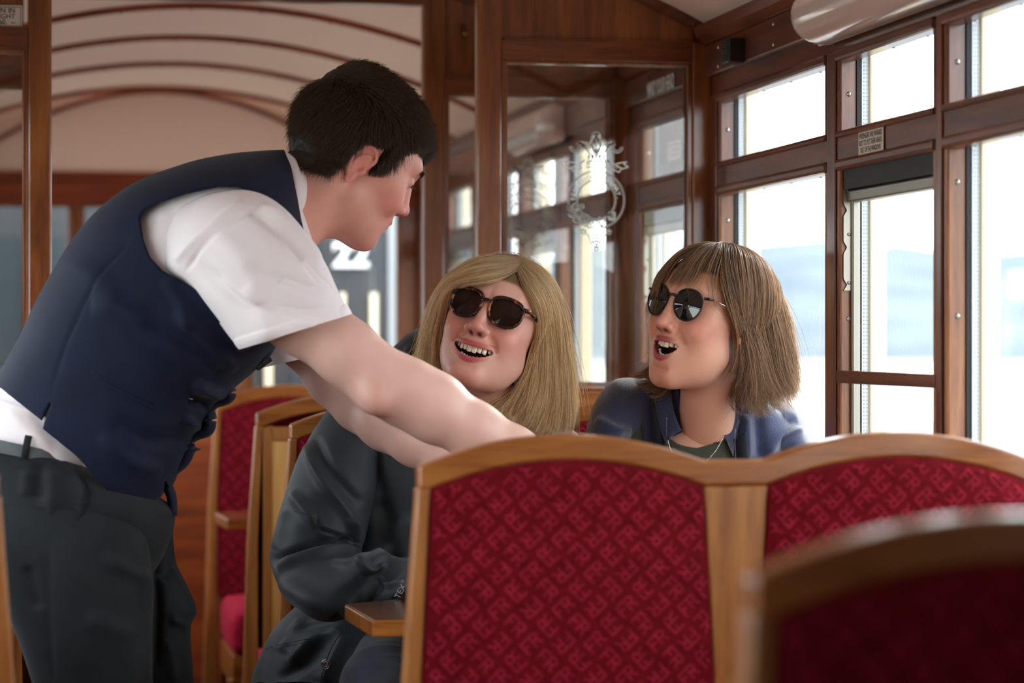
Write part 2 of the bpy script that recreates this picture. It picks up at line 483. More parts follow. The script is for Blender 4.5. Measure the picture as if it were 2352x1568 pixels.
def partition(y, n, flip):
    t = 0.036
    for side, (xa, xb) in (('right', (0.82, XR)), ('left', (XL, 0.045))):
        R = empty('wall_partition_%s_%d' % (side, n), (xa, y, 0)); R['kind'] = 'structure'
        o0 = Vector((xa, y, 0))
        def fin(b, name, mat, bev=0.0):
            b.v = [tuple(Vector(v) - o0) for v in b.v]; return b.build(name, mat, R, bevel=bev)
        st = 0.044
        g0, g1 = (xa + st + 0.010, xb - st) if side == 'right' else (xa + 0.03, xb - st - 0.006)
        b = MB(); b.box(xa, g0 - 0.008, y, y + t, 0, zc(xa) - 0.002 if side == 'right' else 1.83)
        if side == 'left': b = MB(); b.box(g1 + 0.008, xb, y, y + t, 0, zc(xb) - 0.002)
        fin(b, 'stile', M['part_wood'], 0.004)
        b = MB()
        if side == 'right': b.box(g1 + 0.008, xb, y, y + t, 0, 1.755)
        else: b.box(xa, g0 - 0.008, y, y + t, 0, 1.755)
        fin(b, 'wall_stile', M['part_wood'], 0.003)
        zg0, zg1 = 1.105, 1.709
        b = MB(); b.box(g0 - 0.008, g1 + 0.008, y, y + t, zg1 + 0.006, 1.752); fin(b, 'top_rail', M['part_wood_x'], 0.002)
        b = MB(); b.box(g0 - 0.008, g1 + 0.008, y - 0.006, y + t + 0.006, zg0 - 0.05, zg0 - 0.004); fin(b, 'sill_rail', M['seat_wood_x'], 0.004)
        b = MB(); b.box(g0 - 0.008, g1 + 0.008, y + 0.01, y + t - 0.01, 0, zg0 - 0.05); fin(b, 'lower_panel', M['part_wood'])
        # glazing bead
        b = MB()
        for q in (0, 1):
            yy0, yy1 = (y + 0.002, y + 0.013) if q == 0 else (y + t - 0.013, y + t - 0.002)
            for (x0, x1, z0, z1) in ((g0 - 0.008, g0, zg0 - 0.004, zg1 + 0.006), (g1, g1 + 0.008, zg0 - 0.004, zg1 + 0.006), (g0, g1, zg1, zg1 + 0.006), (g0, g1, zg0 - 0.004, zg0 + 0.002)):
                b.box(x0, x1, yy0, yy1, z0, z1)
        fin(b, 'glazing_bead', M['part_wood'], 0.002)
        b = MB(); b.box(g0, g1, y + 0.016, y + 0.020, zg0, zg1); fin(b, 'pane', M['glass_part'])
        # panel above, following the roof
        n_ = 24; pa, pb = g0 - 0.008, g1 + (0.05 if side == 'right' else 0.0)
        if side == 'left': pa = xa
        pts = [(pa, 1.752), (pb, 1.752)] + [(pb + (pa - pb) * i / n_, max(1.7525, zc(pb + (pa - pb) * i / n_) - 0.012)) for i in range(n_ + 1)]
        b = MB(); b.prism(pts, lambda x, z: (x, y + 0.012, z), lambda x, z: (x, y + t - 0.010, z)); fin(b, 'roof_panel', M['part_wood'])
        b = MB(); b.box(g0 - 0.004, g1 + 0.01, y + 0.003, y + 0.012, 1.750, 1.757); fin(b, 'panel_bead', M['part_wood_x'], 0.002)
        b = MB()
        xs = [pa + (pb + 0.0 - pa) * i / 20 for i in range(21)] if side == 'right' else [pa + (g1 - pa) * i / 20 for i in range(21)]
        if side == 'right': xs = [g0 + (XR - 0.0 - g0) * i / 24 for i in range(25)]
        b.grid(lambda u, v: (xs[int(round(u * (len(xs) - 1)))], y + (0.0, 0.0, t, t, 0.0)[int(round(v * 4))] ,
                             zc(xs[int(round(u * (len(xs) - 1)))]) + (0.0, -0.020, -0.020, 0.0, 0.0)[int(round(v * 4))]), len(xs) - 1, 4, sm=False)
        for i in range(2, len(xs), 5): b.ball((xs[i], y, zc(xs[i]) - 0.010), 0.0045, 6, 0, (1, 0.5, 1))
        fin(b, 'roof_moulding', M['wall_wood'], 0.002)
        if True:
            c = crest(R, (g0 + g1) / 2 - o0.x, 1.458, 0.0155, flip)
    return
partition(4.755, 1, False); partition(5.43, 2, True)
# header over the door openings
for y, n in ((4.755, 5), (5.43, 6)):
    b = MB(); nn = 24
    pts = [(0.045 + 0.775 * i / nn, 1.90) for i in range(nn + 1)] + [(0.82 - 0.775 * i / nn, zc(0.82 - 0.775 * i / nn) - 0.001) for i in range(nn + 1)]
    b.prism(pts, lambda x, z: (x, y, z), lambda x, z: (x, y + 0.036, z))
    struct(b.build('trim_door_header', M['part_wood_x']))

# brass coat hook on the second partition
b = MB(); c = PY(1066, 78, 5.425)
b.tube([(c.x, 5.442, c.z + .02), (c.x, 5.430, c.z + .018), (c.x, 5.425, c.z), (c.x, 5.415, c.z - 0.006), (c.x, 5.408, c.z + .004)], [.004, .004, .004, .004, .006], 8)
o = b.build('coat_hook', plain('aged_brass', srgb(150, 110, 50), 0.3, 1.0)); tag(o, 'small brass coat hook on the dark panel above the far glazed partition', 'hook')

# ---------------------------------------------------------------- end wall
W_ = MB()
yE = YE
def ebox(b, x0, x1, z0, z1, y0=yE, y1=yE + 0.05, mi=0): return b.box(x0, x1, y0, y1, z0, z1, mi)
b = MB(); ebox(b, XL - 0.06, XR + 0.06, 0, 1.03); ebox(b, XL - 0.06, XR + 0.06, 1.625, 1.728)
struct(b.build('wall_back', M['red_wood'], bevel=0.003))
n_ = 40
pts = [(XL - .06, 1.728), (XR + .06, 1.728)] + [(XR + .06 + (XL - XR - .12) * i / n_, zc(XR + .06 + (XL - XR - .12) * i / n_) + 0.002) for i in range(n_ + 1)]
b = MB(); b.prism(pts, lambda x, z: (x, yE + 0.004, z), lambda x, z: (x, yE + 0.045, z)); struct(b.build('wall_back_tympanum', M['ceiling']))
b = MB()
b.grid(lambda u, v: (XL + (XR - XL) * u, yE + (0.0, -0.012, -0.012, 0.0, 0.0)[int(round(v * 4))],
       zc(XL + (XR - XL) * u) - 0.010 - 0.30 * (XL + (XR - XL) * u - XC) ** 2 + (0.007, 0.007, -0.007, -0.007, 0.007)[int(round(v * 4))]), 40, 4, sm=False)
struct(b.build('trim_end_arch', M['red_wood']))
b = MB(); ebox(b, XL, XR, 1.700, 1.730, yE - 0.012, yE); struct(b.build('trim_end_header', M['red_wood'], bevel=0.004))
for i, x in enumerate((XL, 0.137, 0.675, 1.195)):
    wd = 0.04 if 0 < x < 1 else 0.07
    b = MB(); ebox(b, x, x + wd, 1.03, 1.625)
    struct(b.build('trim_end_post', plain('warm_wood', srgb(150, 76, 28), 0.4) if False else M['part_wood'], bevel=0.004))
xe = [(XL + .07, .137), (.177, .675), (.715, 1.195)]
for i, (xa, xb) in enumerate(xe):
    o = struct(empty('window_%d' % (41 + i), (xa, yE, 1.03)))
    b = MB(); b.box(0, xb - xa, 0.02, 0.024, 0, 0.595); b.build('pane', M['glass'], o)
    b = MB()
    for (a0, a1, z0, z1) in ((0, .008, 0, .595), (xb - xa - .008, xb - xa, 0, .595), (0, xb - xa, 0, .008), (0, xb - xa, .587, .595)): b.box(a0, a1, 0.0, 0.02, z0, z1)
    b.build('window_frame', M['part_wood'], o, bevel=0.002)

b = MB(); b.box(XL - .06, XR + .06, Y0 - 0.05, Y0, 0, 2.0); struct(b.build('wall_front', M['red_wood']))  # unseen end wall, added behind the camera to keep light off the near seat
# ---------------------------------------------------------------- wall fittings
def label_plate(name, c, ax, ay, w, h, lines, plate_m, ink_m, lh, size, xs=1.0, border=False, align='CENTER', xoff=0, parent=None, bold=0.0):
    """flat plate at c with unit axes ax (reading direction) and ay (up)"""
    ax, ay = Vector(ax).normalized(), Vector(ay).normalized(); nz = ax.cross(ay)
    b = MB()
    def P(x, y, z): return Vector(c) + ax * x + ay * y + nz * z
    if plate_m is not None:
        v = [P(x, y, z) for x in (-w / 2, w / 2) for y in (-h / 2, h / 2) for z in (0, 0.0012)]
        b.add(v, [(0, 1, 3, 2), (4, 6, 7, 5), (0, 4, 5, 1), (2, 3, 7, 6), (0, 2, 6, 4), (1, 5, 7, 3)])
        root = b.build(name, plate_m)
    else: root = None
    b = MB()
    for i, ln in enumerate(lines):
        vs, fs = text_mesh(ln, size, xs=xs, align=align, bold=bold)
        yy = (len(lines) - 1) / 2 * lh - i * lh
        b.add([P(x + xoff, y + yy, 0.0016) for x, y, z in vs], fs)
    if border:
        for (x0, x1, y0, y1) in ((-w / 2 + .002, w / 2 - .002, h / 2 - .0035, h / 2 - .0025), (-w / 2 + .002, w / 2 - .002, -h / 2 + .0025, -h / 2 + .0035),
                                 (w / 2 - .0035, w / 2 - .0025, -h / 2 + .0025, h / 2 - .0025)):
            b.add([P(x0, y0, .0015), P(x1, y0, .0015), P(x1, y1, .0015), P(x0, y1, .0015)], [(0, 1, 2, 3)])
    t = b.build('lettering' if root else name, ink_m, root, fix=False)
    return root or t

o = label_plate('warning_label', (XR - 0.0015, 3.805, 1.4985), (0, -1, 0), (0, 0, 1), 0.118, 0.036,
                ['PASSENGERS ARE WARNED', 'NOT TO PUT THEIR HEADS', 'OUT OF THE WINDOWS'], M['label'], M['ink'], 0.0108, 0.0118, 0.74, bold=0.0001)
tag(o, 'cream warning sticker on the rail above the sliding window beside the brown-haired woman', 'sticker')
o = label_plate('warning_label', (XR + 0.0185, 5.11, 1.578), (0, -1, 0), (0, 0, 1), 0.10, 0.038,
                ['PASSENGERS ARE WARNED', 'NOT TO PUT THEIR HEADS', 'OUT OF THE WINDOWS'], M['label'], M['ink'], 0.0108, 0.0108, 0.66)
tag(o, 'small cream sticker on the glass of the vestibule window, seen through the partition', 'sticker')
o = label_plate('head_warning_lettering', (XR - 0.0145, 5.09, 1.704), (0, -1, 0), (0, 0, 1), 0.2, 0.03, ['MIND YOUR HEAD'], None, M['white_ink'], 0.03, 0.040, 0.66, bold=0.0008)
tag(o, 'white MIND YOUR HEAD lettering on the header board behind the partition glass', 'lettering')
c = PY(22, 38, 4.765)
o = label_plate('notice_plate', (c.x - 0.035, 4.7655, c.z), (1, 0, 0), (0, 0, 1), 0.115, 0.040, ['AIN IN', 'PRIGHT', '60.  ~'], M['label'], M['ink'], 0.0105, 0.0125, 1.0, True, 'RIGHT', 0.045, bold=0.0002)
tag(o, 'cream notice plate with dark lettering on the panel at the upper left', 'sign')

# fluorescent strip lamp on the header board (far end rounded)
def lamp(y0, y1, label):
    R = empty('strip_lamp', (XR - 0.012, y0, 1.70)); tag(R, label, 'lamp')
    b = MB(); n = 26; m = 14
    def fn(u, v):
        e = min(1.0, min(u, 1 - u) * (y1 - y0) / 0.045)
        k = sqrt(max(0.0, 1 - (1 - e) ** 2)) * 0.96 + 0.04
        t = pi * v
        return (-0.062 * sin(t) ** 0.8 * k, u * (y1 - y0), 0.012 - 0.047 * cos(t) * (0.6 + 0.4 * k))
    us = [0, .004, .01, .02, .035, .055, .08] + [i / 14 for i in range(2, 13)] + [.92, .945, .965, .98, .99, .996, 1]
    b.grid(lambda u, v: fn(us[int(round(u * (len(us) - 1)))], v), len(us) - 1, m)
    w = N('lamp_diffuser'); w.bsdf.inputs['Base Color'].default_value = srgb(214, 194, 190); w.bsdf.inputs['Roughness'].default_value = 0.18
    w.bsdf.inputs['Coat Weight'].default_value = 0.6
    b.build('diffuser', w.m, R)
    b = MB(); b.box(-0.006, 0.0, 0.004, y1 - y0 - 0.004, -0.033, 0.057); b.build('base', M['seal'], R, bevel=0.002)
lamp(3.36, 4.03, 'long pale plastic strip lamp above the windows at the upper right')
lamp(6.05, 6.62, 'long pale strip lamp above the far saloon windows, seen through both partitions')
# black sounder box
R = empty('sounder_box', (XR - 0.012, 4.50, 1.712)); tag(R, 'small black ribbed plastic box on the header board beside the partition', 'box')
b = MB(); b.box(-0.030, 0.0, -0.022, 0.022, -0.024, 0.020); b.build('case', M['black_plastic'], R, bevel=0.003)
b = MB()
for i in range(7): b.box(-0.032, -0.029, -0.018, 0.018, -0.020 + i * 0.0056, -0.0175 + i * 0.0056)
b.build('grille', M['rubber'], R)
for yy, zz in ((4.66, 1.735), (4.66, 1.70), (4.30, 1.735), (4.30, 1.70)):
    b = MB(); b.ball((XR - 0.012, yy, zz), 0.004, 8, 0, (0.4, 1, 1)); o = b.build('header_screw', M['screw'])
    tag(o, 'one of four bright screw heads on the header board near the black box', 'screw', 'screws in the header board')

# ---------------------------------------------------------------- outside
gm = N('pale_ground'); tcv = gm.coords((1, 1, 1), kind='Object')
ns = gm.node('ShaderNodeTexNoise'); ns.inputs['Scale'].default_value = 0.03; ns.inputs['Detail'].default_value = 4; gm.link(tcv, ns.inputs['Vector'])
gc = gm.ramp(ns.outputs['Fac'], [(0.35, (.30, .30, .25, 1)), (0.6, (.42, .42, .38, 1))]); gm.link(gc, gm.bsdf.inputs['Base Color']); gm.bsdf.inputs['Roughness'].default_value = 0.95
b = MB(); b.add([(-600, -600, -0.9), (900, -600, -0.9), (900, 900, -0.9), (-600, 900, -0.9)], [(0, 1, 2, 3)]); struct(b.build('ground', gm.m))
b = MB()
b.box(3.2, 26, -20, 60, -0.9, -0.75); o = b.build('platform', plain('grey_platform', (.17, .18, .19, 1), 0.9)); struct(o); o.name = 'ground_platform'
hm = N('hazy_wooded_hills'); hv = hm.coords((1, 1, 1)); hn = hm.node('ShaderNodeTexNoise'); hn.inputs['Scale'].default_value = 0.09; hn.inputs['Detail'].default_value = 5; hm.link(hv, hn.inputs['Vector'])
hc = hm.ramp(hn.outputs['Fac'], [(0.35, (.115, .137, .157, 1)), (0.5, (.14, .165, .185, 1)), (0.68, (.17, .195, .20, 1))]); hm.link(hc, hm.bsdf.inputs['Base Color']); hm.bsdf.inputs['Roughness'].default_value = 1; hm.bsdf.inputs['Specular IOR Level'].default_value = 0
b = MB(); rr = random.Random(5)
def hill(u, v):
    ang = radians(-75 + 200 * u)            # from +Y clockwise
    R_ = 230 + 160 * v
    hgt = (9.5 + 3.2 * sin(u * 17 + 1) + 2.0 * sin(u * 41) + 0.9 * sin(u * 97 + 2) + 0.5 * sin(u * 233)) * sin(pi * min(1, v * 1.1) / 2) ** 0.6
    return (R_ * sin(ang), R_ * cos(ang), -0.9 + hgt * (1 + .4 * v))
b.grid(hill, 360, 10); struct(b.build('hills', hm.m))

# next carriage beyond the end windows, with its white number
NC = empty('carriage', (0.43, 9.25, 0)); tag(NC, 'end of the next carriage seen through the far windows, with a white number 22', 'carriage')
b = MB(); b.box(-0.9, 1.3, 0.0, 0.1, 0.2, 1.9); b.build('end_panel', plain('slate_paint', srgb(50, 56, 61), 0.5), NC, bevel=0.01)
for i, (x0, x1) in enumerate(((-0.86, -0.83), (-.40, -.375), (.005, .02), (.25, .275), (.40, .425), (.665, .685), (.775, .80), (.84, .92))):
    b = MB(); b.box(x0, x1, -0.02, 0.0, 0.2, 1.9 if i not in (3, 5, 6) else 1.36); b.build('upright', [M['cream'], plain('pale_grey_paint', srgb(150, 158, 162), .5)][1 if i in (1, 3, 7) else 0], NC, bevel=0.003)
for (x0, x1) in ((-.78, -.45), (-.34, -.03), (.30, .385), (.49, .60)):
    b = MB(); b.box(x0, x1, -0.006, 0.0, 0.95, 1.55); b.build('window', plain('dim_glass', srgb(58, 68, 72), 0.15), NC)
c = PY(806, 587, 9.22)
vs, fs = text_mesh('22', 0.125, xs=1.05, bold=0.004)
b = MB(); b.add([(x + c.x - 0.43, -0.026, y + c.z) for x, y, z in vs], fs); b.build('number', plain('white_numerals', srgb(240, 244, 246), .5), NC, fix=False)
# ---------------------------------------------------------------- upholstery and seats
def velvet(name, c0, c1):
    w = N(name); v = w.coords((1, 1, 1))
    n = w.node('ShaderNodeTexNoise'); n.inputs['Scale'].default_value = 60; n.inputs['Detail'].default_value = 3; w.link(v, n.inputs['Vector'])
    n2 = w.node('ShaderNodeTexNoise'); n2.inputs['Scale'].default_value = 700; w.link(v, n2.inputs['Vector'])
    c = w.ramp(n.outputs['Fac'], [(0.3, c0), (0.7, c1)]); w.link(c, w.bsdf.inputs['Base Color'])
    w.bsdf.inputs['Roughness'].default_value = 0.85; w.bsdf.inputs['Specular IOR Level'].default_value = 0.1
    w.bsdf.inputs['Sheen Weight'].default_value = 0.35; w.bsdf.inputs['Sheen Roughness'].default_value = 0.4; w.bsdf.inputs['Sheen Tint'].default_value = srgb(230, 80, 100)
    w.bump(n2.outputs['Fac'], 0.4, 0.001)
    return w.m
M['velvet'] = velvet('crimson_moquette', srgb(88, 6, 14), srgb(112, 12, 24))
M['velvet_fr'] = velvet('crimson_moquette_letters', srgb(140, 28, 48), srgb(162, 40, 60))
M['cushion'] = velvet('crimson_cushion', srgb(150, 14, 40), srgb(190, 40, 70))

SW = 0.784
def arc_top(x, W, double):
    """outer edge height of the seat back at x"""
    if double:
        for (a, b_) in ((0.0, 0.352), (W - 0.352, W)):
            if a <= x <= b_:
                t = (x - a) / (b_ - a)
                e0, e1 = (1.045, 1.050) if a == 0.0 else (1.050, 1.045)
                return e0 * (1 - t) + e1 * t + 0.0355 * (1 - (2 * t - 1) ** 2)
        return 1.050
    t = x / W
    return 1.045 + 0.038 * (1 - (2 * t - 1) ** 2)

def flare(z): return 0.018 * max(0.0, min(1.0, (1.045 - z) / 0.258)) + 0.012 * max(0, (0.787 - z) / 0.4)

FRS = {}
def fr_strokes():
    """letters F and R as stroke segments, baseline frame: x along reading, y up, unit = m"""
    h = 0.0155; w = 0.0098; g = 0.0030
    f0 = -(2 * w + g) / 2
    F = [((f0, 0), (f0, h)), ((f0, h), (f0 + w, h)), ((f0, h * .52), (f0 + w * .72, h * .52))]
    r0 = f0 + w + g
    R = [((r0, 0), (r0, h)), ((r0, h), (r0 + w * .8, h * .97)), ((r0 + w * .8, h * .97), (r0 + w, h * .76)), ((r0 + w, h * .76), (r0 + w * .8, h * .52)),
         ((r0 + w * .8, h * .52), (r0, h * .5)), ((r0 + w * .45, h * .5), (r0 + w, 0))]
    return F + R, h

def fabric_panel(name, x0f, x1f, z0, ztop, parent, yfun, letters=True, phase=0):
    """x0f,x1f(z): edges; ztop(x): upper edge; surface bulges towards -y"""
    b = MB(); nu, nv = 14, 26
    def S(x, z, lift=0.0):
        xa, xb = x0f(z), x1f(z); t = (x - xa) / (xb - xa)
        bz = min(1, max(0, (ztop(x) - z)) / 0.02); bx_ = min(1, min(max(t, 0), max(1 - t, 0)) * (xb - xa) / 0.02)
        bul = 0.004 + 0.009 * sqrt(max(0, min(bx_, bz) * (2 - min(bx_, bz)))) + 0.006 * sin(pi * min(max(t, 0), 1))
        return (x, yfun(z) - bul - lift, z)
    def fn(u, v):
        zz = z0 + (ztop(0.5 * (x0f(1.0) + x1f(1.0))) - z0) * v
        x = x0f(zz) + (x1f(zz) - x0f(zz)) * u
        zt = ztop(x); z = z0 + (zt - z0) * v
        return S(x, z)
    b.grid(fn, nu, nv, flip=True)
    # closing rim back to the frame
    rim = [fn(i / nu, 1) for i in range(nu + 1)]
    def side(u): return [fn(u, j / nv) for j in range(nv + 1)]
    for line in (rim, side(0), side(1)):
        k = len(b.v); b.v += line + [(p[0], p[1] + 0.03, p[2]) for p in line]
        L = len(line)
        for i in range(L - 1): b.f.append([k + i, k + i + 1, k + L + i + 1, k + L + i]); b.m.append(0); b.sm.append(False)
    if letters:
        st, h = fr_strokes(); wv = 0.0012
        rows = int((1.07 - z0) / 0.0212) + 2
        xm = (x0f(0.9) + x1f(0.9)) / 2
        for r in range(rows):
            z = 1.045 - r * 0.0212
            for k in range(-6, 7):
                x = xm - 0.010 + (k + (0.5 if r % 2 else 0)) * 0.0392
                q = r % 4
                if q in (0, 2): ang = 45 if (k + q // 2) % 2 == 0 else 225
                else: ang = -45 if (k + (q - 1) // 2) % 2 == 0 else 135
                ca, sa = cos(radians(ang)), sin(radians(ang))
                ins = True; quads = []
                for (p, e) in st:
                    dx, dy = e[0] - p[0], e[1] - p[1]; L = sqrt(dx * dx + dy * dy)
                    nx, ny = -dy / L * wv, dx / L * wv; ex, ey = dx / L * wv * .8, dy / L * wv * .8
                    q4 = []
                    for (ux, uy) in ((p[0] - ex + nx, p[1] - ey + ny), (e[0] + ex + nx, e[1] + ey + ny), (e[0] + ex - nx, e[1] + ey - ny), (p[0] - ex - nx, p[1] - ey - ny)):
                        uy -= h / 2
                        X_, Z_ = x + ux * ca - uy * sa, z + ux * sa + uy * ca
                        q4.append((X_, Z_))
                    if all(x0f(Z_) + .002 < X_ < x1f(Z_) - .002 and z0 < Z_ < ztop(X_) - .003 for X_, Z_ in q4):
                        b.add([S(X_, Z_, 0.0006) for X_, Z_ in q4], [(0, 1, 2, 3)], 1)
    return b.build(name, [M['velvet'], M['velvet_fr']], parent, fix=False)

def make_seat(loc, double=True, face=1, label='', letters=True, lean=0.0, darkwood=None, group=None):
    """seat back with its front (fabric) towards -y; face=-1 turns it round"""
    R = empty('bench_seat' if double else 'single_seat', loc); tag(R, label, 'seat', group)
    W = SW if double else 0.43
    wx, wz = (M['seat_wood_x'], M['seat_wood']) if not darkwood else darkwood
    def Yf(z): return 0.0
    ft = 0.031; T = 0.036; N_ = 64
    fronts = [(0.0137, 0.351), (W - 0.351, W - 0.0137)] if double else [(0.0137, W - 0.0137)]
    # crest rail
    b = MB()
    def rin(x): return arc_top(x, W, double) - ft
    flatx = [0.0]
    pts_o = [(W * i / N_, arc_top(W * i / N_, W, double)) for i in range(N_ + 1)]
    zb = 1.020
    pts_i = [(x, max(min(z - ft, 1.2), 0) if any(a <= x <= c for a, c in fronts) else 1.020 - 0.0015) for x, z in pts_o]
    vs = []; fs = []
    for (x, z), (x2, z2) in zip(pts_o, pts_i):
        vs += [(x, 0, z), (x, T, z), (x2, T, z2), (x2, 0, z2)]
    for i in range(N_):
        a = i * 4
        for k in range(4): fs.append((a + k, a + (k + 1) % 4, a + 4 + (k + 1) % 4, a + 4 + k))
    fs.append((0, 3, 2, 1)); a = N_ * 4; fs.append((a, a + 1, a + 2, a + 3))
    b.add(vs, fs); b.build('crest_rail', wx, R, bevel=0.004, seg=3)
    # stiles and centre post
    def strip(name, fa, fb, zt):
        b = MB(); zs = [0.10, 0.45, 0.62, 0.787, 0.9, zt]
        vs = []; fs = []
        for z in zs: vs += [(fa(z), 0, z), (fb(z), 0, z), (fb(z), T, z), (fa(z), T, z)]
        for i in range(len(zs) - 1):
            for k in range(4): fs.append((i * 4 + k, i * 4 + (k + 1) % 4, i * 4 + 4 + (k + 1) % 4, i * 4 + 4 + k))
        fs.append((3, 2, 1, 0)); a = (len(zs) - 1) * 4; fs.append((a, a + 1, a + 2, a + 3))
        b.add(vs, fs); b.build(name, wz, R, bevel=0.003)
    xi = lambda z: 0.0137 - 0.0107 * max(0, min(1, (1.018 - z) / 0.23)) 
    xo = lambda z: 0.351 + 0.013 * max(0, min(1, (1.018 - z) / 0.23))
    strip('side_stile', lambda z: -flare(z), xi, 1.020)
    if double:
        strip('centre_post', xo, lambda z: W - xo(z), 1.0185)
        strip('side_stile', lambda z: W - xi(z), lambda z: W + flare(z), 1.020)
        panels = [(xi, xo), (lambda z: W - xo(z), lambda z: W - xi(z))]
    else:
        strip('side_stile', lambda z: W - xi(z), lambda z: W + flare(z), 1.020)
        panels = [(xi, lambda z: W - xi(z))]
    for i, (a, c) in enumerate(panels):
        fabric_panel('back_upholstery', a, c, 0.56, rin, R, lambda z: 0.004, letters)
        # rear plywood panel
        b = MB(); N2 = 16
        x0, x1 = (a(1.0) + 0.016 if i == 0 else a(1.0) + .012), (c(1.0) - 0.016 if i == len(panels) - 1 else c(1.0) - .012)
        pts = [(x0, 0.40), (x1, 0.40)] + [(x1 + (x0 - x1) * k / N2, 1.0) for k in range(N2 + 1)]
        b.prism(pts, lambda x, z: (x, T - 0.004, z), lambda x, z: (x, T + 0.001, z)); b.build('plywood_back', M['ply'], R)
        b = MB(); b.box(a(1.0), x0, T - 0.004, T + 0.004, 0.15, 1.018); b.box(x1, c(1.0), T - 0.004, T + 0.004, 0.15, 1.018); b.box(x0, x1, T - 0.004, T + 0.004, 0.988, 1.018); b.build('rear_frame', wz, R, bevel=0.003)
        # cushion
        xa, xb = a(.5) + 0.004, c(.5) - 0.004
        b = MB()
        def cf(u, v):
            th = 2 * pi * v; ex = 0.35
            y = -0.215 + 0.205 * math.copysign(abs(cos(th)) ** ex, cos(th)); z = 0.51 + 0.055 * math.copysign(abs(sin(th)) ** ex, sin(th))
            k = min(1, min(u, 1 - u) / 0.06); k = sqrt(k * (2 - k)) * 0.5 + 0.5
            if u in (0.0, 1.0): k = 0.0
            crown = 0.012 * sin(pi * u)
            return (xa + (xb - xa) * min(1, max(0, u)), -0.215 + (y + 0.215) * (0.85 + 0.15 * k if k else 0), 0.51 + (z - 0.51) * k + (crown if z > 0.51 else 0))
        us = [0, 0, .01, .03, .06, .12, .3, .5, .7, .88, .94, .97, .99, 1, 1]
        b2 = MB(); b2.grid(lambda u, v: cf(us[int(round(u * (len(us) - 1)))], v), len(us) - 1, 40)
        b2.build('seat_cushion', M['cushion'], R)
    b = MB(); b.box(0.01, W - 0.01, -0.40, -0.02, 0.38, 0.455); b.build('seat_rail', wx, R, bevel=0.004)
    for x in (0.0, W - 0.03):
        b = MB(); b.box(x, x + 0.03, -0.40, -0.36, 0.0, 0.40); b.build('leg', wz, R, bevel=0.003)
        b = MB(); b.box(x, x + 0.03, -0.03, 0.03, 0.0, 0.12); b.build('leg', wz, R, bevel=0.003)
    if face < 0: R.rotation_euler = (0, 0, pi); R.location = (loc[0] + W, loc[1], loc[2])
    return R

SX = 0.464
s_near = make_seat((SX, 1.632, 0), label='dark crimson double seat back, blurred, lower right, in front of all others')
s_front = make_seat((SX, 3.10, 0), label='golden oak double seat back with two crimson lettered panels, in front of the women')
s_women = make_seat((SX, 4.655, 0), label='double seat that the two women sit on, against the glazed partition', letters=True)
s_ply = make_seat((SX, 5.39, 0), face=-1, label='double seat seen from its pale plywood back, behind the women and left of the blonde', letters=False)
s_far = make_seat((SX, 6.52, 0), label='crimson double seat in the far saloon facing the camera, beyond the plywood back')
s_left = make_seat((-0.46 + 0.0, 3.02, 0), double=False, label='single seat cut off by the left edge, beside the man', letters=True)
s_left2 = make_seat((-0.46, 4.655, 0), double=False, label='single crimson seat behind the man at the lower left, against the partition', letters=True)

# ---------------------------------------------------------------- tables
M['table_top'] = wood('dark_varnished_top', srgb(84, 44, 20), srgb(122, 72, 34), srgb(150, 98, 52), 'x', rough=0.18, coat=0.8)
def table(y, x0, x1, label, mirror=False):
    R = empty('table', (x0, y, 0)); tag(R, label, 'table')
    w = x1 - x0
    pl = [(0.012, 0.0), (0.0, 0.235), (0.15, 0.335), (w, 0.345), (w, 0.0)]
    if mirror: pl = [(w - a, c) for a, c in pl][::-1]
    b = MB(); b.prism(pl, lambda x, q: (x, q, 0.770), lambda x, q: (x, q, 0.7945)); b.build('edge_band', M['seat_wood_x'], R, bevel=0.003)
    b = MB(); b.prism([(a * 0.985 + .004, c * 0.985 + 0.003) for a, c in pl], lambda x, q: (x, q, 0.790), lambda x, q: (x, q, 0.7955)); b.build('table_top', M['table_top'], R)
    lx = w - 0.052 if not mirror else 0.06
    b = MB(); b.box(lx, lx + 0.04, 0.17, 0.21, 0.0, 0.768); b.build('leg', M['seat_wood'], R, bevel=0.004)
table(3.72, 0.476, 1.258, 'small golden wooden table between the blonde woman and the seat back in front of her')
table(5.86, 0.43, 1.258, 'wooden table in the far saloon, left of the plywood seat back')
table(3.72, -0.40, -0.10, 'wooden table corner at the lower left behind the man', True)
# ---------------------------------------------------------------- signed-distance modelling (numpy)
def _v(a): return np.asarray(a, dtype=np.float32)
def smin(a, b, k):
    if k <= 0: return np.minimum(a, b)
    h = np.clip(0.5 + 0.5 * (b - a) / k, 0, 1)
    return b + (a - b) * h - k * h * (1 - h)
def smax(a, b, k): return -smin(-a, -b, k)
def sph(P, c, r): return np.linalg.norm(P - _v(c), axis=-1) - r
def ell(P, c, r, R=None):
    q = P - _v(c)
    if R is not None: q = q @ _v(R)
    r = _v(r); k0 = np.linalg.norm(q / r, axis=-1); k1 = np.linalg.norm(q / (r * r), axis=-1)
    return k0 * (k0 - 1.0) / np.maximum(k1, 1e-9)
def cap(P, a, b, ra, rb=None):
    rb = ra if rb is None else rb
    a, b = _v(a), _v(b); ab = b - a; q = P - a
    t = np.clip((q @ ab) / max(float(ab @ ab), 1e-12), 0, 1)
    return np.linalg.norm(q - t[..., None] * ab, axis=-1) - (ra + (rb - ra) * t)
def chain(P, pts, rs, k=0.0):
    d = None
    for i in range(len(pts) - 1):
        e = cap(P, pts[i], pts[i + 1], rs[i], rs[i + 1]); d = e if d is None else smin(d, e, k)
    return d
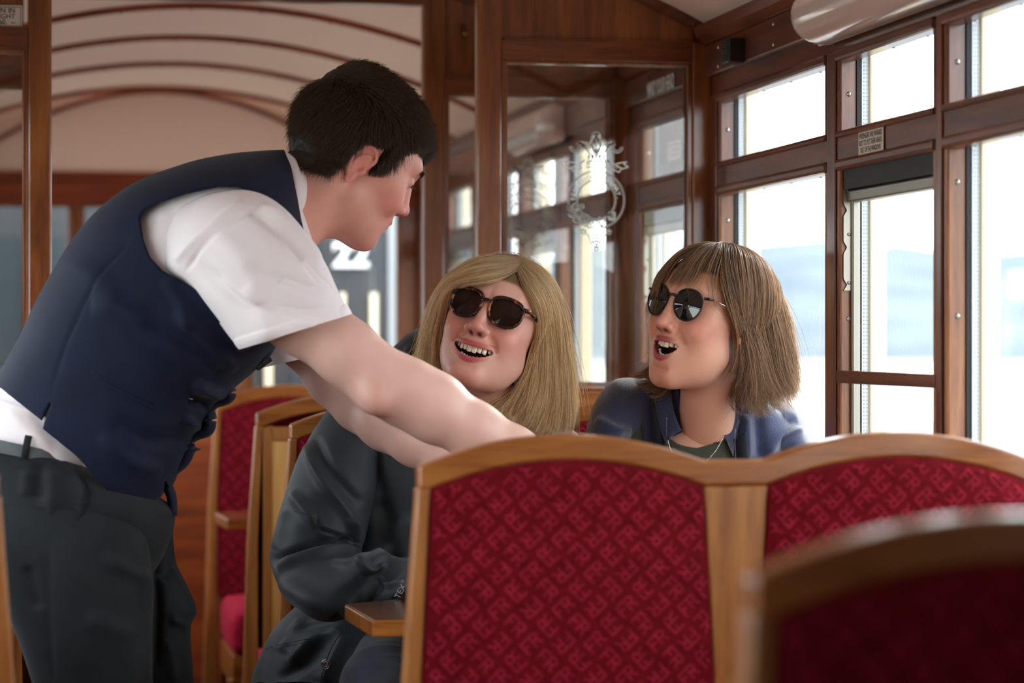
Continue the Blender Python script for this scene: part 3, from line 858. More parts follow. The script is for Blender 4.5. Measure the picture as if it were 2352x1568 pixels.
def rotm(rx=0, ry=0, rz=0):
    m = Matrix.Rotation(rz, 3, 'Z') @ Matrix.Rotation(ry, 3, 'Y') @ Matrix.Rotation(rx, 3, 'X')
    return np.array([[m[i][j] for j in range(3)] for i in range(3)], dtype=np.float32)

def mesh_sdf(fn, lo, hi, h, relax=1):
    """surface nets: returns verts (n,3) and quads"""
    lo, hi = _v(lo), _v(hi)
    n = np.ceil((hi - lo) / h).astype(int) + 1
    ax = [lo[i] + h * np.arange(n[i], dtype=np.float32) for i in range(3)]
    F = np.empty(tuple(n), dtype=np.float32)
    step = max(1, int(600000 // (n[1] * n[2])))
    YY, ZZ = np.meshgrid(ax[1], ax[2], indexing='ij')
    for i0 in range(0, n[0], step):
        i1 = min(n[0], i0 + step)
        P = np.empty((i1 - i0, n[1], n[2], 3), dtype=np.float32)
        P[..., 0] = ax[0][i0:i1, None, None]; P[..., 1] = YY; P[..., 2] = ZZ
        F[i0:i1] = fn(P.reshape(-1, 3)).reshape(i1 - i0, n[1], n[2])
    S = F < 0
    c = [S[:-1, :-1, :-1], S[1:, :-1, :-1], S[:-1, 1:, :-1], S[1:, 1:, :-1], S[:-1, :-1, 1:], S[1:, :-1, 1:], S[:-1, 1:, 1:], S[1:, 1:, 1:]]
    cnt = sum(x.astype(np.int8) for x in c)
    act = (cnt > 0) & (cnt < 8)
    idx = np.argwhere(act)
    vid = -np.ones(act.shape, dtype=np.int64); vid[act] = np.arange(len(idx))
    acc = np.zeros((len(idx), 3), dtype=np.float64); wt = np.zeros(len(idx))
    offs = [(0, 0, 0), (1, 0, 0), (0, 1, 0), (1, 1, 0), (0, 0, 1), (1, 0, 1), (0, 1, 1), (1, 1, 1)]
    for a, b_ in ((0, 1), (2, 3), (4, 5), (6, 7), (0, 2), (1, 3), (4, 6), (5, 7), (0, 4), (1, 5), (2, 6), (3, 7)):
        oa, ob = np.array(offs[a]), np.array(offs[b_])
        fa = F[tuple((idx + oa).T)]; fb = F[tuple((idx + ob).T)]
        m = (fa < 0) != (fb < 0)
        t = np.where(m, fa / np.where(m, fa - fb, 1), 0)
        p = oa + (ob - oa) * t[:, None]
        acc[m] += p[m]; wt[m] += 1
    V = lo + h * (idx + acc / wt[:, None])
    Q = []
    for d in range(3):
        o1, o2 = [(1, 2), (2, 0), (0, 1)][d]
        sl = [slice(None)] * 3; sl2 = [slice(None)] * 3
        sl[d] = slice(0, -1); sl2[d] = slice(1, None)
        A, B = S[tuple(sl)], S[tuple(sl2)]
        ch = A != B
        e = np.argwhere(ch)
        ok = (e[:, o1] > 0) & (e[:, o2] > 0) & (e[:, o1] < n[o1] - 1) & (e[:, o2] < n[o2] - 1)
        e = e[ok]
        if len(e) == 0: continue
        u1 = np.zeros(3, int); u1[o1] = 1; u2 = np.zeros(3, int); u2[o2] = 1
        q = np.stack([vid[tuple((e - u1 - u2).T)], vid[tuple((e - u2).T)], vid[tuple(e.T)], vid[tuple((e - u1).T)]], axis=1)
        ins = A[tuple(e.T)]
        q[~ins] = q[~ins][:, ::-1]
        Q.append(q)
    Q = np.concatenate(Q)
    for _ in range(relax):      # slide back onto the surface after a light smoothing
        nb = np.zeros_like(V); ct = np.zeros(len(V))
        for a in range(4):
            i, j = Q[:, a], Q[:, (a + 1) % 4]
            np.add.at(nb, i, V[j]); np.add.at(ct, i, 1)
        V = V * 0.5 + 0.5 * nb / np.maximum(ct, 1)[:, None]
        eps = h * 0.3; Vf = V.astype(np.float32)
        f0 = fn(Vf)
        g = np.stack([(fn(Vf + _v([eps if k == a else 0 for k in range(3)])) - f0) / eps for a in range(3)], axis=1)
        V = V - g * (f0 / np.maximum((g * g).sum(1), 0.25))[:, None]
    return V, Q

def np_mesh(name, V, Q, mats, parent=None, xf=None, smooth=True, col=None, mi=None, deform=None):
    if deform is not None: V = deform(V)
    if xf is not None:
        Mx = np.array(xf); V = V @ Mx[:3, :3].T + Mx[:3, 3]
    me = bpy.data.meshes.new(name)
    V = np.ascontiguousarray(V, dtype=np.float32); Q = np.ascontiguousarray(Q, dtype=np.int32)
    k = Q.shape[1]
    me.vertices.add(len(V)); me.vertices.foreach_set('co', V.ravel())
    me.loops.add(Q.size); me.loops.foreach_set('vertex_index', Q.ravel())
    me.polygons.add(len(Q)); me.polygons.foreach_set('loop_start', np.arange(len(Q), dtype=np.int32) * k)
    if mi is not None: me.polygons.foreach_set('material_index', np.asarray(mi, dtype=np.int32))
    me.update(calc_edges=True); me.validate()
    if col is not None:
        ca = me.color_attributes.new('Col', 'FLOAT_COLOR', 'POINT')
        c4 = np.ones((len(V), 4), dtype=np.float32); c4[:, :3] = col; ca.data.foreach_set('color', c4.ravel())
    return link_mesh(name, me, mats, parent, smooth)

def prune(V, Q, keep):
    """keep: bool per face"""
    Q = Q[keep]; used = np.unique(Q); mp = -np.ones(len(V), int); mp[used] = np.arange(len(used))
    return V[used], mp[Q]

def gauss(P, c, s):
    d = (P - _v(c)) / _v(s); return np.exp(-0.5 * (d * d).sum(-1))

def skin_mat(name, rough=0.42, sss=0.12):
    w = N(name); at = w.node('ShaderNodeVertexColor'); at.layer_name = 'Col'
    v = w.coords((1, 1, 1)); n = w.node('ShaderNodeTexNoise'); n.inputs['Scale'].default_value = 38; n.inputs['Detail'].default_value = 4; w.link(v, n.inputs['Vector'])
    mr = w.node('ShaderNodeMapRange'); mr.inputs['To Min'].default_value = 0.90; mr.inputs['To Max'].default_value = 1.10; w.link(n.outputs['Fac'], mr.inputs['Value'])
    mx = w.node('ShaderNodeVectorMath', operation='SCALE'); w.link(at.outputs['Color'], mx.inputs[0]); w.link(mr.outputs[0], mx.inputs['Scale'])
    w.link(mx.outputs[0], w.bsdf.inputs['Base Color'])
    w.bsdf.inputs['Roughness'].default_value = rough; w.bsdf.inputs['Specular IOR Level'].default_value = 0.4
    w.bsdf.inputs['Subsurface Weight'].default_value = sss; w.bsdf.inputs['Subsurface Radius'].default_value = (0.012, 0.005, 0.003); w.bsdf.inputs['Subsurface Scale'].default_value = 0.5
    n2 = w.node('ShaderNodeTexNoise'); n2.inputs['Scale'].default_value = 420; n2.inputs['Detail'].default_value = 2; w.link(v, n2.inputs['Vector'])
    w.bump(n2.outputs['Fac'], 0.12, 0.0008)
    return w.m
# ---------------------------------------------------------------- heads. local frame: x to the person's left, y forward, z up; origin midway between the ears
def bez(p, n):
    """catmull-rom through points p"""
    p = [np.array(q, dtype=float) for q in p]; out = []
    for i in range(len(p) - 1):
        a, b_, c, d = p[max(i - 1, 0)], p[i], p[i + 1], p[min(i + 2, len(p) - 1)]
        for k in range(n):
            t = k / n
            out.append(0.5 * ((2 * b_) + (-a + c) * t + (2 * a - 5 * b_ + 4 * c - d) * t * t + (-a + 3 * b_ - 3 * c + d) * t ** 3))
    out.append(p[-1]); return out

class Head:
    """parameters: mouth opening o (m), smile s, width of mouth mw, female f"""
    def __init__(s, **k):
        s.o = 0.010; s.smile = 1.0; s.mw = 0.029; s.f = 1.0; s.nose = 1.0; s.jawdrop = 0.0; s.neck = ((0, -0.035, -0.06), (0, -0.055, -0.22)); s.nr = 0.055; s.chin = 1.0
        s.ears = True; s.earz = 0.0; s.eary = -0.006; s.cheek = 1.0; s.lip = 1.0; s.wide = 1.0; s.neck2 = None; s.sub = 0.0; s.chinback = 0.0; s.mz = -0.0545; s.jowl = 0; s.nw = 1.0; s.foldd = 1.0
        s.__dict__.update(k)
    def mouthline(s):
        mw, sm = s.mw, s.smile
        zc_ = s.mz
        up = []; lo = []
        for i in range(13):
            t = -1 + 2 * i / 12; x = mw * t
            y = 0.0925 - 0.020 * t * t * (mw / 0.029)
            zu = zc_ + 0.013 * sm * t * t - 0.0005
            zl = zc_ + 0.013 * sm * t * t - s.o * (1 - t * t) ** 0.75 * 1.0
            up.append((x, y, zu + s.o * 0.30 * (1 - t * t))); lo.append((x, y - 0.004 * (1 - t * t), zl))
        return up, lo
    def base(s, P):
        f = s.f; jd = s.jawdrop; w = s.wide
        Q = P.copy(); Q[:, 0] = np.abs(Q[:, 0])
        d = ell(P, (0, -0.014, 0.042), (0.0765 * w, 0.097, 0.086))
        d = smin(d, ell(P, (0, 0.030, 0.030), (0.0655 * w, 0.060, 0.062)), 0.02)                 # forehead
        d = smin(d, ell(P, (0, 0.034, -0.020), (0.060 * w, 0.052, 0.060)), 0.02)                 # mid face
        d = smin(d, ell(P, (0, 0.040, -0.058 - jd * .6), (0.047 * w, 0.046, 0.042)), 0.02)       # lower face
        d = smin(d, cap(Q, ((0.0455 if f else 0.0485) * w, 0.004, -0.052 - jd * .3), (0.013, 0.068, -0.096 - jd), 0.0125 if f else 0.015, 0.013), 0.03)   # jaw line
        d = smin(d, ell(P, (0, 0.074 - s.chinback, -0.095 - jd), (0.020, 0.015, 0.0135 * s.chin)), 0.014)        # chin
        d = smin(d, sph(Q, (0.046 * w, 0.052, -0.006), 0.020), 0.018)                            # cheekbones
        d = smin(d, ell(Q, (0.038 * w, 0.066 + 0.001 * s.cheek, -0.026), (0.020, 0.014 + 0.004 * s.cheek, 0.018)), 0.018)  # smiling cheeks
        d = smin(d, ell(P, (0, 0.070, -0.055 - jd * .3), (0.028, 0.022, 0.026)), 0.014)                # muzzle
        d = smin(d, cap(Q, (0.010, 0.0845, 0.034), (0.040, 0.074, 0.038), 0.0085 if f else 0.0105), 0.012)   # brow ridge
        if s.smile > 0.6:
            d = smax(d, -cap(P, (-0.012, 0.094 - s.chinback, -0.0835 - jd), (0.012, 0.094 - s.chinback, -0.0835 - jd), 0.0045), 0.008)
        # eye sockets and eyeballs
        d = smax(d, -ell(Q, (0.031, 0.099, 0.016), (0.019, 0.016, 0.0125)), 0.011)
        d = smin(d, sph(Q, (0.031, 0.0745, 0.015), 0.0125), 0.003)
        # nose
        n = s.nose
        d = smin(d, chain(P, [(0, 0.080, 0.022), (0, 0.084, 0.002), (0, 0.087, -0.018)], [0.009, 0.0105, 0.0125]), 0.010)
        d = smin(d, ell(P, (0, 0.0765, -0.043), (0.022, 0.0135, 0.016)), 0.012)
        d = smin(d, chain(P, [(0, 0.083, 0.026), (0, 0.090 + .003 * n, 0.006), (0, 0.0985 + .004 * n, -0.019)], [0.0070, 0.0070, 0.0085]), 0.009)
        d = smin(d, ell(P, (0, 0.0995 + .005 * n, -0.0230), (0.0095 * s.nw, 0.0105, 0.0088)), 0.006)
        d = smin(d, ell(Q, (0.0120 * s.nw, 0.0925 + .002 * n, -0.0265), (0.0066 * s.nw, 0.0105, 0.0072)), 0.005)
        d = smin(d, ell(P, (0, 0.091, -0.031), (0.010, 0.011, 0.005)), 0.006)
        d = smax(d, -ell(Q, (0.0066, 0.0985, -0.0340), (0.0034, 0.0058, 0.0048)), 0.0018)
        # nasolabial fold
        nl = [(0.0165, 0.092, -0.026), (0.026 + .003 * s.smile, 0.0865, -0.037), (0.034 + .003 * s.smile, 0.0765, -0.048), (0.0395, 0.069, -0.062 - jd * .5)]
        fold = chain(Q, nl, [0.0024 * s.foldd, 0.0032 * s.foldd, 0.0026 * s.foldd, 0.0004])
        d = smax(d, -fold - 0.0004, 0.006) if s.smile > 0.4 else d
        if s.jowl: d = smin(d, ell(Q, (0.038 * w, 0.032, -0.048 - jd * .5), (0.024, 0.034, 0.032)), 0.025)
        if s.sub: d = smin(d, ell(P, (0, 0.028, -0.080 - jd * .6), (0.044, 0.048, 0.026 * s.sub)), 0.025)
        # neck
        d = smin(d, cap(P, s.neck[0], s.neck[1], s.nr, s.nr * 1.04), 0.025)
        if s.neck2 is not None: d = smin(d, cap(P, *s.neck2), 0.03)
        d = smin(d, cap(Q, (0.055, -0.035, -0.04), (0.018 + s.neck[1][0] * 0, s.neck[1][1] + 0.055, s.neck[1][2] + 0.02), 0.012, 0.010), 0.02) if f == 0 else d
        return d, Q
    def mouth(s, P, d):
        up, lo = s.mouthline()
        lr = 0.0034 * s.lip
        # opening
        cav = None
        for i in range(12):
            a = (np.array(up[i]) + np.array(lo[i])) / 2; b_ = (np.array(up[i + 1]) + np.array(lo[i + 1])) / 2
            ha = max(0.0008, (up[i][2] - lo[i][2]) / 2); hb = max(0.0008, (up[i + 1][2] - lo[i + 1][2]) / 2)
            e = cap(P, a, b_, ha, hb); cav = e if cav is None else np.minimum(cav, e)
        # deepen the opening backwards
        for dy in (0.010, 0.020):
            P2 = P + _v([0, dy, 0]); 
            for i in range(1, 11):
                a = (np.array(up[i]) + np.array(lo[i])) / 2; b_ = (np.array(up[i + 1]) + np.array(lo[i + 1])) / 2
                ha = max(0.0008, (up[i][2] - lo[i][2]) / 2)
                cav = np.minimum(cav, cap(P2, a, b_, ha * 1.05, ha * 1.05))
        ring_u = chain(P, [(x, y + 0.0015, z + 0.0030) for x, y, z in up], [lr * (0.45 + 0.75 * (1 - abs(-1 + 2 * i / 12) ** 2)) for i in range(13)])
        ring_l = chain(P, [(x, y + 0.0015, z - 0.0035) for x, y, z in lo], [lr * (0.45 + 0.95 * (1 - abs(-1 + 2 * i / 12) ** 2)) for i in range(13)])
        d = smin(d, ring_u, 0.0045); d = smin(d, ring_l, 0.0045)
        d = smax(d, -cav, 0.0018)
        s._u, s._l = ring_u, ring_l
        return d
    def ear(s, P, d, sd):
        Q = P.copy(); Q[:, 0] *= sd
        # local ear frame
        c = _v((0.0705 * s.wide, s.eary, s.earz))
        R = rotm(0, 0, 0)
        q = Q - c
        # tilt the ear back and out
        a = radians(14); b_ = radians(-14)
        y = q[:, 1] * cos(a) - q[:, 2] * sin(a); z = q[:, 1] * sin(a) + q[:, 2] * cos(a); x = q[:, 0]
        x2 = x * cos(b_) - y * -sin(b_) ; y2 = x * -sin(b_) * -1 * 0 + y * cos(b_) + x * sin(-b_)
        x2 = x * cos(b_) + y * sin(b_) * 1.0; y2 = -x * sin(b_) + y * cos(b_)
        E = np.stack([x2, y2, z], axis=1)
        helix = bez([(0.000, 0.012, 0.008), (0.003, 0.014, 0.022), (0.006, 0.004, 0.033), (0.007, -0.010, 0.031), (0.006, -0.018, 0.018), (0.005, -0.017, 0.002), (0.003, -0.010, -0.012), (0.001, -0.002, -0.022)], 4)
        hr = [0.0026] * len(helix)
        e = chain(E, helix, hr, 0.001)
        plate = ell(E, (0.0, -0.003, 0.005), (0.0036, 0.0165, 0.027))
        e2 = smin(e, plate, 0.003)
        lobe = ell(E, (0.001, 0.003, -0.022), (0.0042, 0.0075, 0.010)); e2 = smin(e2, lobe, 0.004)
        anti = chain(E, bez([(0.003, 0.003, 0.021), (0.0045, -0.006, 0.014), (0.005, -0.0095, 0.002), (0.004, -0.004, -0.010)], 3), [0.0024] * 10, 0.001)
        e2 = smin(e2, anti, 0.0025)
        e2 = smax(e2, -ell(E, (0.0075, 0.0030, -0.001), (0.0085, 0.0070, 0.0095)), 0.0015)
        e2 = smax(e2, -chain(E, bez([(0.0065, 0.008, 0.024), (0.0075, -0.004, 0.0245), (0.0085, -0.0125, 0.015), (0.0080, -0.0135, 0.003)], 3), [0.0028] * 10, 0.001), 0.001)
        e2 = smin(e2, ell(E, (0.002, 0.0115, -0.004), (0.0035, 0.004, 0.006)), 0.003)
        return smin(d, e2, 0.0035)
    def __call__(s, P):
        d, Q = s.base(P)
        d = s.mouth(P, d)
        if s.ears:
            for sd in (1, -1):
                near = (P[:, 0] * sd > 0.05) & (np.abs(P[:, 1]) < 0.06) & (np.abs(P[:, 2]) < 0.06)
                if near.any():
                    d = d.copy(); d[near] = s.ear(P[near], d[near], sd)
        return d

def head_colors(H, V, skin, lip, blush, stubble=None):
    P = V.astype(np.float32); Q = P.copy(); Q[:, 0] = np.abs(Q[:, 0])
    _ = H.mouth(P, H.base(P)[0])
    C = np.tile(np.array(skin, dtype=np.float32), (len(P), 1))
    def mixc(C, w, c): return C * (1 - w[:, None]) + _v(c) * w[:, None]
    C = mixc(C, 0.55 * gauss(Q, (0.045, 0.07, -0.02), (0.02, 0.03, 0.02)), blush)
    C = mixc(C, 0.50 * gauss(Q, (0.0, 0.110, -0.022), (0.014, 0.015, 0.012)), blush)
    C = mixc(C, 0.35 * gauss(Q, (0.0, 0.08, -0.100), (0.02, 0.02, 0.014)), blush)
    C = mixc(C, 0.75 * gauss(Q, (0.082, -0.01, H.earz), (0.009, 0.02, 0.035)), blush)
    if stubble is not None:
        w = 0.35 * np.clip(1 - np.abs(Q[:, 2] + 0.085) / 0.045, 0, 1) * np.clip((Q[:, 1] + 0.02) / 0.05, 0, 1); C = mixc(C, w, stubble)
    wl = np.clip(1 - (np.minimum(H._u, H._l) - 0.0006) / 0.0020, 0, 1); wl *= (P[:, 1] > 0.05)
    C = mixc(C, wl, lip)
    # inside of the mouth
    up, lo = H.mouthline(); zmid = np.interp(P[:, 0], [u[0] for u in up], [(u[2] + l[2]) / 2 for u, l in zip(up, lo)]); yy = np.interp(P[:, 0], [u[0] for u in up], [u[1] for u in up])
    ins = (np.abs(P[:, 0]) < H.mw) & (P[:, 1] < yy - 0.0045) & (P[:, 1] > 0.03) & (np.abs(P[:, 2] - zmid) < H.o * 0.75 + 0.002) & (P[:,1] < 0.0935)
    C[ins] = _v((0.09, 0.02, 0.02))
    # nostrils
    wn = gauss(Q, (0.0066, 0.0965, -0.0325), (0.0035, 0.006, 0.003)); C = mixc(C, np.clip(wn * 1.2, 0, 1), (0.16, 0.04, 0.03))
    # lips of creases by the eyes
    return C

def teeth(H, parent, xf, n=10, drop=0.0, gum=True):
    up, lo = H.mouthline()
    b = MB()
    xs = [u[0] for u in up]
    wid = [0.0086, 0.0070, 0.0076, 0.0068, 0.0064]
    pos = []; x = 0.0
    for w in wid: pos.append((x + w / 2, w)); x += w
    for i, (a, w) in enumerate(pos):
        for sd in (1, -1):
            xa = a * sd
            yy = 0.0925 - 0.0045 - 0.020 * (a / H.mw) ** 2 * (H.mw / 0.029)
            # angle of arch
            ang = atan(2 * 0.020 * a / (H.mw * 0.029)) * sd
            zt = np.interp(min(a, H.mw), xs, [u[2] for u in up]) + 0.003
            h_ = (0.0128, 0.0112, 0.0120, 0.0104, 0.0094)[i]
            zb = zt - h_ + 0.0005 - drop
            n_ = 5
            def fn(u, v, xa=xa, yy=yy, ang=ang, zt=zt, zb=zb, w=w):
                t = -1 + 2 * u; zz = zb + (zt - zb) * v
                ww = w / 2 * (0.94 if v > 0.8 else 1.0) * (0.90 if v < 0.12 else 1) * 1.0
                lx = t * ww; ly = 0.0018 * (1 - t * t) ** 0.5 * (1 if v > 0.08 else 0.7) 
                rnd_ = 0.0010 * t * t * (1 if v < 0.1 else 0)
                return (xa + lx * cos(ang) + ly * sin(ang), yy - lx * sin(ang) + ly * cos(ang), zz + rnd_)
            b.grid(fn, 8, 8, 0)
            # back closing
            b.grid(lambda u, v: (fn(u, v)[0], fn(u, v)[1] - 0.004 if 0 < u < 1 else fn(u, v)[1], fn(u, v)[2]), 8, 8, 0)
    if gum:
        pts = [(sgn * a, 0.0925 - 0.0060 - 0.020 * (a / H.mw) ** 2 * (H.mw / 0.029), np.interp(min(a, H.mw), xs, [u[2] for u in up]) + 0.003) for sgn, a in [(-1, .030), (-1, .022), (-1, .014), (-1, .006), (1, 0), (1, .006), (1, .014), (1, .022), (1, .030)]]
        b.tube(pts, 0.0030, 8, 1)
    # lower teeth
    for i in range(-3, 4):
        a = i * 0.0056; yy = 0.0925 - 0.009 - 0.020 * (a / H.mw) ** 2 * (H.mw / 0.029)
        zb = np.interp(a, xs, [l[2] for l in lo])
        b.ball((a, yy, zb + 0.0002), 0.0028, 8, 0, (0.95, 0.7, 1.1))
    b.v = [tuple(xf @ Vector(v)) for v in b.v]
    return b.build('teeth', [M['teeth'], M['gum']], parent)

M['teeth'] = plain('teeth_enamel', srgb(246, 238, 216), 0.2, coat=0.3)
M['gum'] = plain('gum', srgb(170, 84, 84), 0.35)
M['skin'] = skin_mat('skin')

def frame_head(pos, yaw, pitch, roll, scale=1.0):
    """yaw: 0 faces the camera (-FW), positive turns the face towards picture right; pitch up positive; roll positive leans the crown to picture right"""
    B = Matrix(((-RT.x * -1, 0, 0), (0, 0, 0), (0, 0, 0)))
    # facing the camera: y_local = -FW, z_local = UP, x_local(person's left) = y x z
    yl = -FW; zl = UP; xl = yl.cross(zl)
    B = Matrix((xl, yl, zl)).transposed()
    # rotations in camera-aligned axes
    Ry = Matrix.Rotation(yaw, 3, UP)
    Rr = Matrix.Rotation(roll, 3, FW)
    R0 = Ry @ B
    Rp = Matrix.Rotation(pitch, 3, R0.col[0])      # about the person's left axis
    R = Rr @ Rp @ R0
    m = R.to_4x4() @ Matrix.Scale(scale, 4); m.translation = pos
    return m
# ---------------------------------------------------------------- people
PXC = 1176.0
def to_px(V):
    """world verts -> (px, py, depth)"""
    V = np.asarray(V, dtype=np.float64) - np.array(CAM)
    d = V @ np.array(FW); u = V @ np.array(RT); z = V[:, 2]
    return np.stack([PXC + FPX * u / d, HOR - FPX * z / d, d], axis=1)

def pdn(px, py, d):
    px, py, d = np.broadcast_arrays(np.asarray(px, float), np.asarray(py, float), np.asarray(d, float))
    return np.array(CAM) + d[..., None] * np.array(FW) + ((px - PXC) / FPX * d)[..., None] * np.array(RT) + ((HOR - py) / FPX * d)[..., None] * np.array([0, 0, 1.0])

def spline_rows(rows, n):
    """catmull-rom resample of rows (k,m) to n rows"""
    R = np.asarray(rows, float); k = len(R); out = []
    for j in range(n):
        s = j / (n - 1) * (k - 1); i = min(int(s), k - 2); t = s - i
        a, b_, c, d = R[max(i - 1, 0)], R[i], R[i + 1], R[min(i + 2, k - 1)]
        out.append(0.5 * ((2 * b_) + (-a + c) * t + (2 * a - 5 * b_ + 4 * c - d) * t * t + (-a + 3 * b_ - 3 * c + d) * t ** 3))
    return np.array(out)

def loft(rows, nu, nv, ex=0.85, capends=True):
    """rows: (x0,y0,x1,y1,d,w): silhouette pair in the picture, centre depth d, half depth w (m). returns V,Q"""
    R = spline_rows(rows, nv); ph = 2 * pi * np.arange(nu) / nu
    cs, sn = np.cos(ph), np.sin(ph)
    cs = np.sign(cs) * np.abs(cs) ** ex; sn = np.sign(sn) * np.abs(sn) ** ex
    V = []
    for r in R:
        cx, cy = (r[0] + r[2]) / 2, (r[1] + r[3]) / 2; ax, ay = (r[2] - r[0]) / 2, (r[3] - r[1]) / 2
        V.append(pdn(cx + ax * cs, cy + ay * cs, r[4] - r[5] * sn))
    V = np.concatenate(V); Q = []
    i = np.arange(nv - 1)[:, None] * nu; j = np.arange(nu)[None, :]; j2 = (j + 1) % nu
    Q = np.stack([i + j, i + j2, i + nu + j2, i + nu + j], axis=2).reshape(-1, 4)
    if capends:
        c0 = V[:nu].mean(0); c1 = V[-nu:].mean(0); b0 = len(V); V = np.vstack([V, c0, c1])
        q0 = [(int(a), int((a + 1) % nu), b0, b0) for a in range(nu)]
        e = (nv - 1) * nu
        Q0 = np.array([[(a + 1) % nu, a, b0, b0] for a in range(nu)]); Q1 = np.array([[e + a, e + (a + 1) % nu, b0 + 1, b0 + 1] for a in range(nu)])
        # quads with a repeated corner are turned into triangles by the fan below
        m = np.arange(0, nu, 2)
        Q0 = np.stack([(m + 2) % nu, (m + 1) % nu, m, np.full_like(m, b0)], axis=1); Q1 = np.stack([e + m, e + (m + 1) % nu, e + (m + 2) % nu, np.full_like(m, b0 + 1)], axis=1)
        Q = np.vstack([Q, Q0, Q1])
    return V, Q

def vnormals(V, Q):
    a = V[Q[:, 1]] - V[Q[:, 0]]; b_ = V[Q[:, 3]] - V[Q[:, 0]]; n = np.cross(a, b_)
    c = V[Q[:, 2]] - V[Q[:, 1]]; n2 = np.cross(c, -a); n = n + np.cross(V[Q[:, 3]] - V[Q[:, 2]], -c)
    N_ = np.zeros_like(V)
    for k in range(4): np.add.at(N_, Q[:, k], n)
    return N_ / np.maximum(np.linalg.norm(N_, axis=1), 1e-12)[:, None]

def seg_dist(P2, a, b_):
    a = np.array(a, float); b_ = np.array(b_, float); ab = b_ - a; t = np.clip(((P2 - a) @ ab) / max(ab @ ab, 1e-9), 0, 1)
    return np.linalg.norm(P2 - a - t[:, None] * ab, axis=1), t

def folds(V, Q, lst, face=-1.0, amt=1.0):
    """creases in the cloth on the side towards the picture: lst of (polyline, width px, height m)"""
    N_ = vnormals(V, Q); q = to_px(V); P2 = q[:, :2]
    vol = (N_ * (V - V.mean(0))).sum(1).mean()
    if vol < 0: N_ = -N_
    tocam = np.array(CAM) - V; tocam /= np.linalg.norm(tocam, axis=1)[:, None]
    f = np.clip((N_ * tocam).sum(1) * 2.0, 0, 1)
    disp = np.zeros(len(V))
    for pl, wd_, h in lst:
        pl = bez([(*p, 0) for p in pl], 5); pl = [p[:2] for p in pl]
        best = np.full(len(V), 1e9); tt = np.zeros(len(V)); L = len(pl) - 1
        for i in range(L):
            dd, t = seg_dist(P2, pl[i], pl[i + 1]); m = dd < best; best[m] = dd[m]; tt[m] = (i + t[m]) / L
        taper = np.clip(np.minimum(tt, 1 - tt) * 5, 0, 1) ** 0.7
        disp += h * np.exp(-0.5 * (best / wd_) ** 2) * taper
    return V + N_ * (disp * f * amt)[:, None]

def noise3(V, s, seed=0):
    r = np.random.RandomState(seed); o = np.zeros(len(V))
    for k in range(7):
        d = r.normal(size=3); d /= np.linalg.norm(d); fr = s * (0.6 + r.rand() * 1.2)
        o += np.sin(V @ d * fr * 2 * pi + r.rand() * 6.28 + 1.3 * np.sin(V @ r.normal(size=3) * fr * 2))
    return o / 3.5

def in_poly(P2, poly):
    poly = np.array(poly, float); n = len(poly); ins = np.zeros(len(P2), bool)
    for i in range(n):
        a, b_ = poly[i], poly[(i + 1) % n]
        c = (a[1] > P2[:, 1]) != (b_[1] > P2[:, 1])
        x = (b_[0] - a[0]) * (P2[:, 1] - a[1]) / ((b_[1] - a[1]) or 1e-9) + a[0]
        ins ^= c & (P2[:, 0] < x)
    return ins

def cut(V, Q, polys, side=None, snap=6.0):
    """drop faces whose picture position lies in a polygon (side: mask on vertices), then draw the cut edge onto the polygon"""
    for poly in polys:
        poly = [tuple(p) for p in poly]
        q = to_px(V); cen = q[Q].mean(1); ins = in_poly(cen[:, :2], poly)
        if side is not None: ins &= side(q)[Q].mean(1) > 0.5
        kp = ~ins
        # border vertices belong to kept and dropped faces
        ck = np.zeros(len(V), bool); cd_ = np.zeros(len(V), bool); ck[Q[kp].ravel()] = True; cd_[Q[~kp].ravel()] = True
        bd = np.where(ck & cd_)[0]
        if len(bd):
            P2 = q[bd, :2]; best = np.full(len(bd), 1e9); tgt = P2.copy(); pa = np.array(poly, float); n = len(pa)
            for i in range(n):
                a, b_ = pa[i], pa[(i + 1) % n]; ab = b_ - a; t = np.clip(((P2 - a) @ ab) / max(ab @ ab, 1e-9), 0, 1); c = a + t[:, None] * ab
                dd = np.linalg.norm(P2 - c, axis=1); m = dd < best; best[m] = dd[m]; tgt[m] = c[m]
            m = best < snap
            V = V.copy(); V[bd[m]] = pdn(tgt[m, 0], tgt[m, 1], q[bd[m], 2])
        V, Q = prune(V, Q, kp)
    return V, Q

def cloth_mat(name, c0, c1=None, rough=0.75, sheen=0.2, weave=900, bump=0.25, spec=0.25):
    w = N(name); v = w.coords((1, 1, 1)); n = w.node('ShaderNodeTexNoise'); n.inputs['Scale'].default_value = 16; n.inputs['Detail'].default_value = 4; w.link(v, n.inputs['Vector'])
    c1 = c1 or c0
    w.link(w.ramp(n.outputs['Fac'], [(0.35, c0), (0.65, c1)]), w.bsdf.inputs['Base Color'])
    w.bsdf.inputs['Roughness'].default_value = rough; w.bsdf.inputs['Specular IOR Level'].default_value = spec
    w.bsdf.inputs['Sheen Weight'].default_value = sheen; w.bsdf.inputs['Sheen Roughness'].default_value = 0.5
    n2 = w.node('ShaderNodeTexNoise'); n2.inputs['Scale'].default_value = weave; n2.inputs['Detail'].default_value = 2; w.link(v, n2.inputs['Vector'])
    w.bump(n2.outputs['Fac'], bump, 0.0008)
    return w.m
M['navy'] = cloth_mat('navy_waistcoat_cloth', srgb(15, 21, 42), srgb(20, 27, 50), 0.75, 0.06, spec=0.15)
M['shirt'] = cloth_mat('white_shirt_cotton', srgb(236, 228, 232), srgb(240, 233, 236), 0.75, 0.1, bump=0.15)
M['trouser'] = cloth_mat('charcoal_trouser_cloth', srgb(26, 30, 33), srgb(32, 37, 40), 0.75, 0.08, spec=0.15)
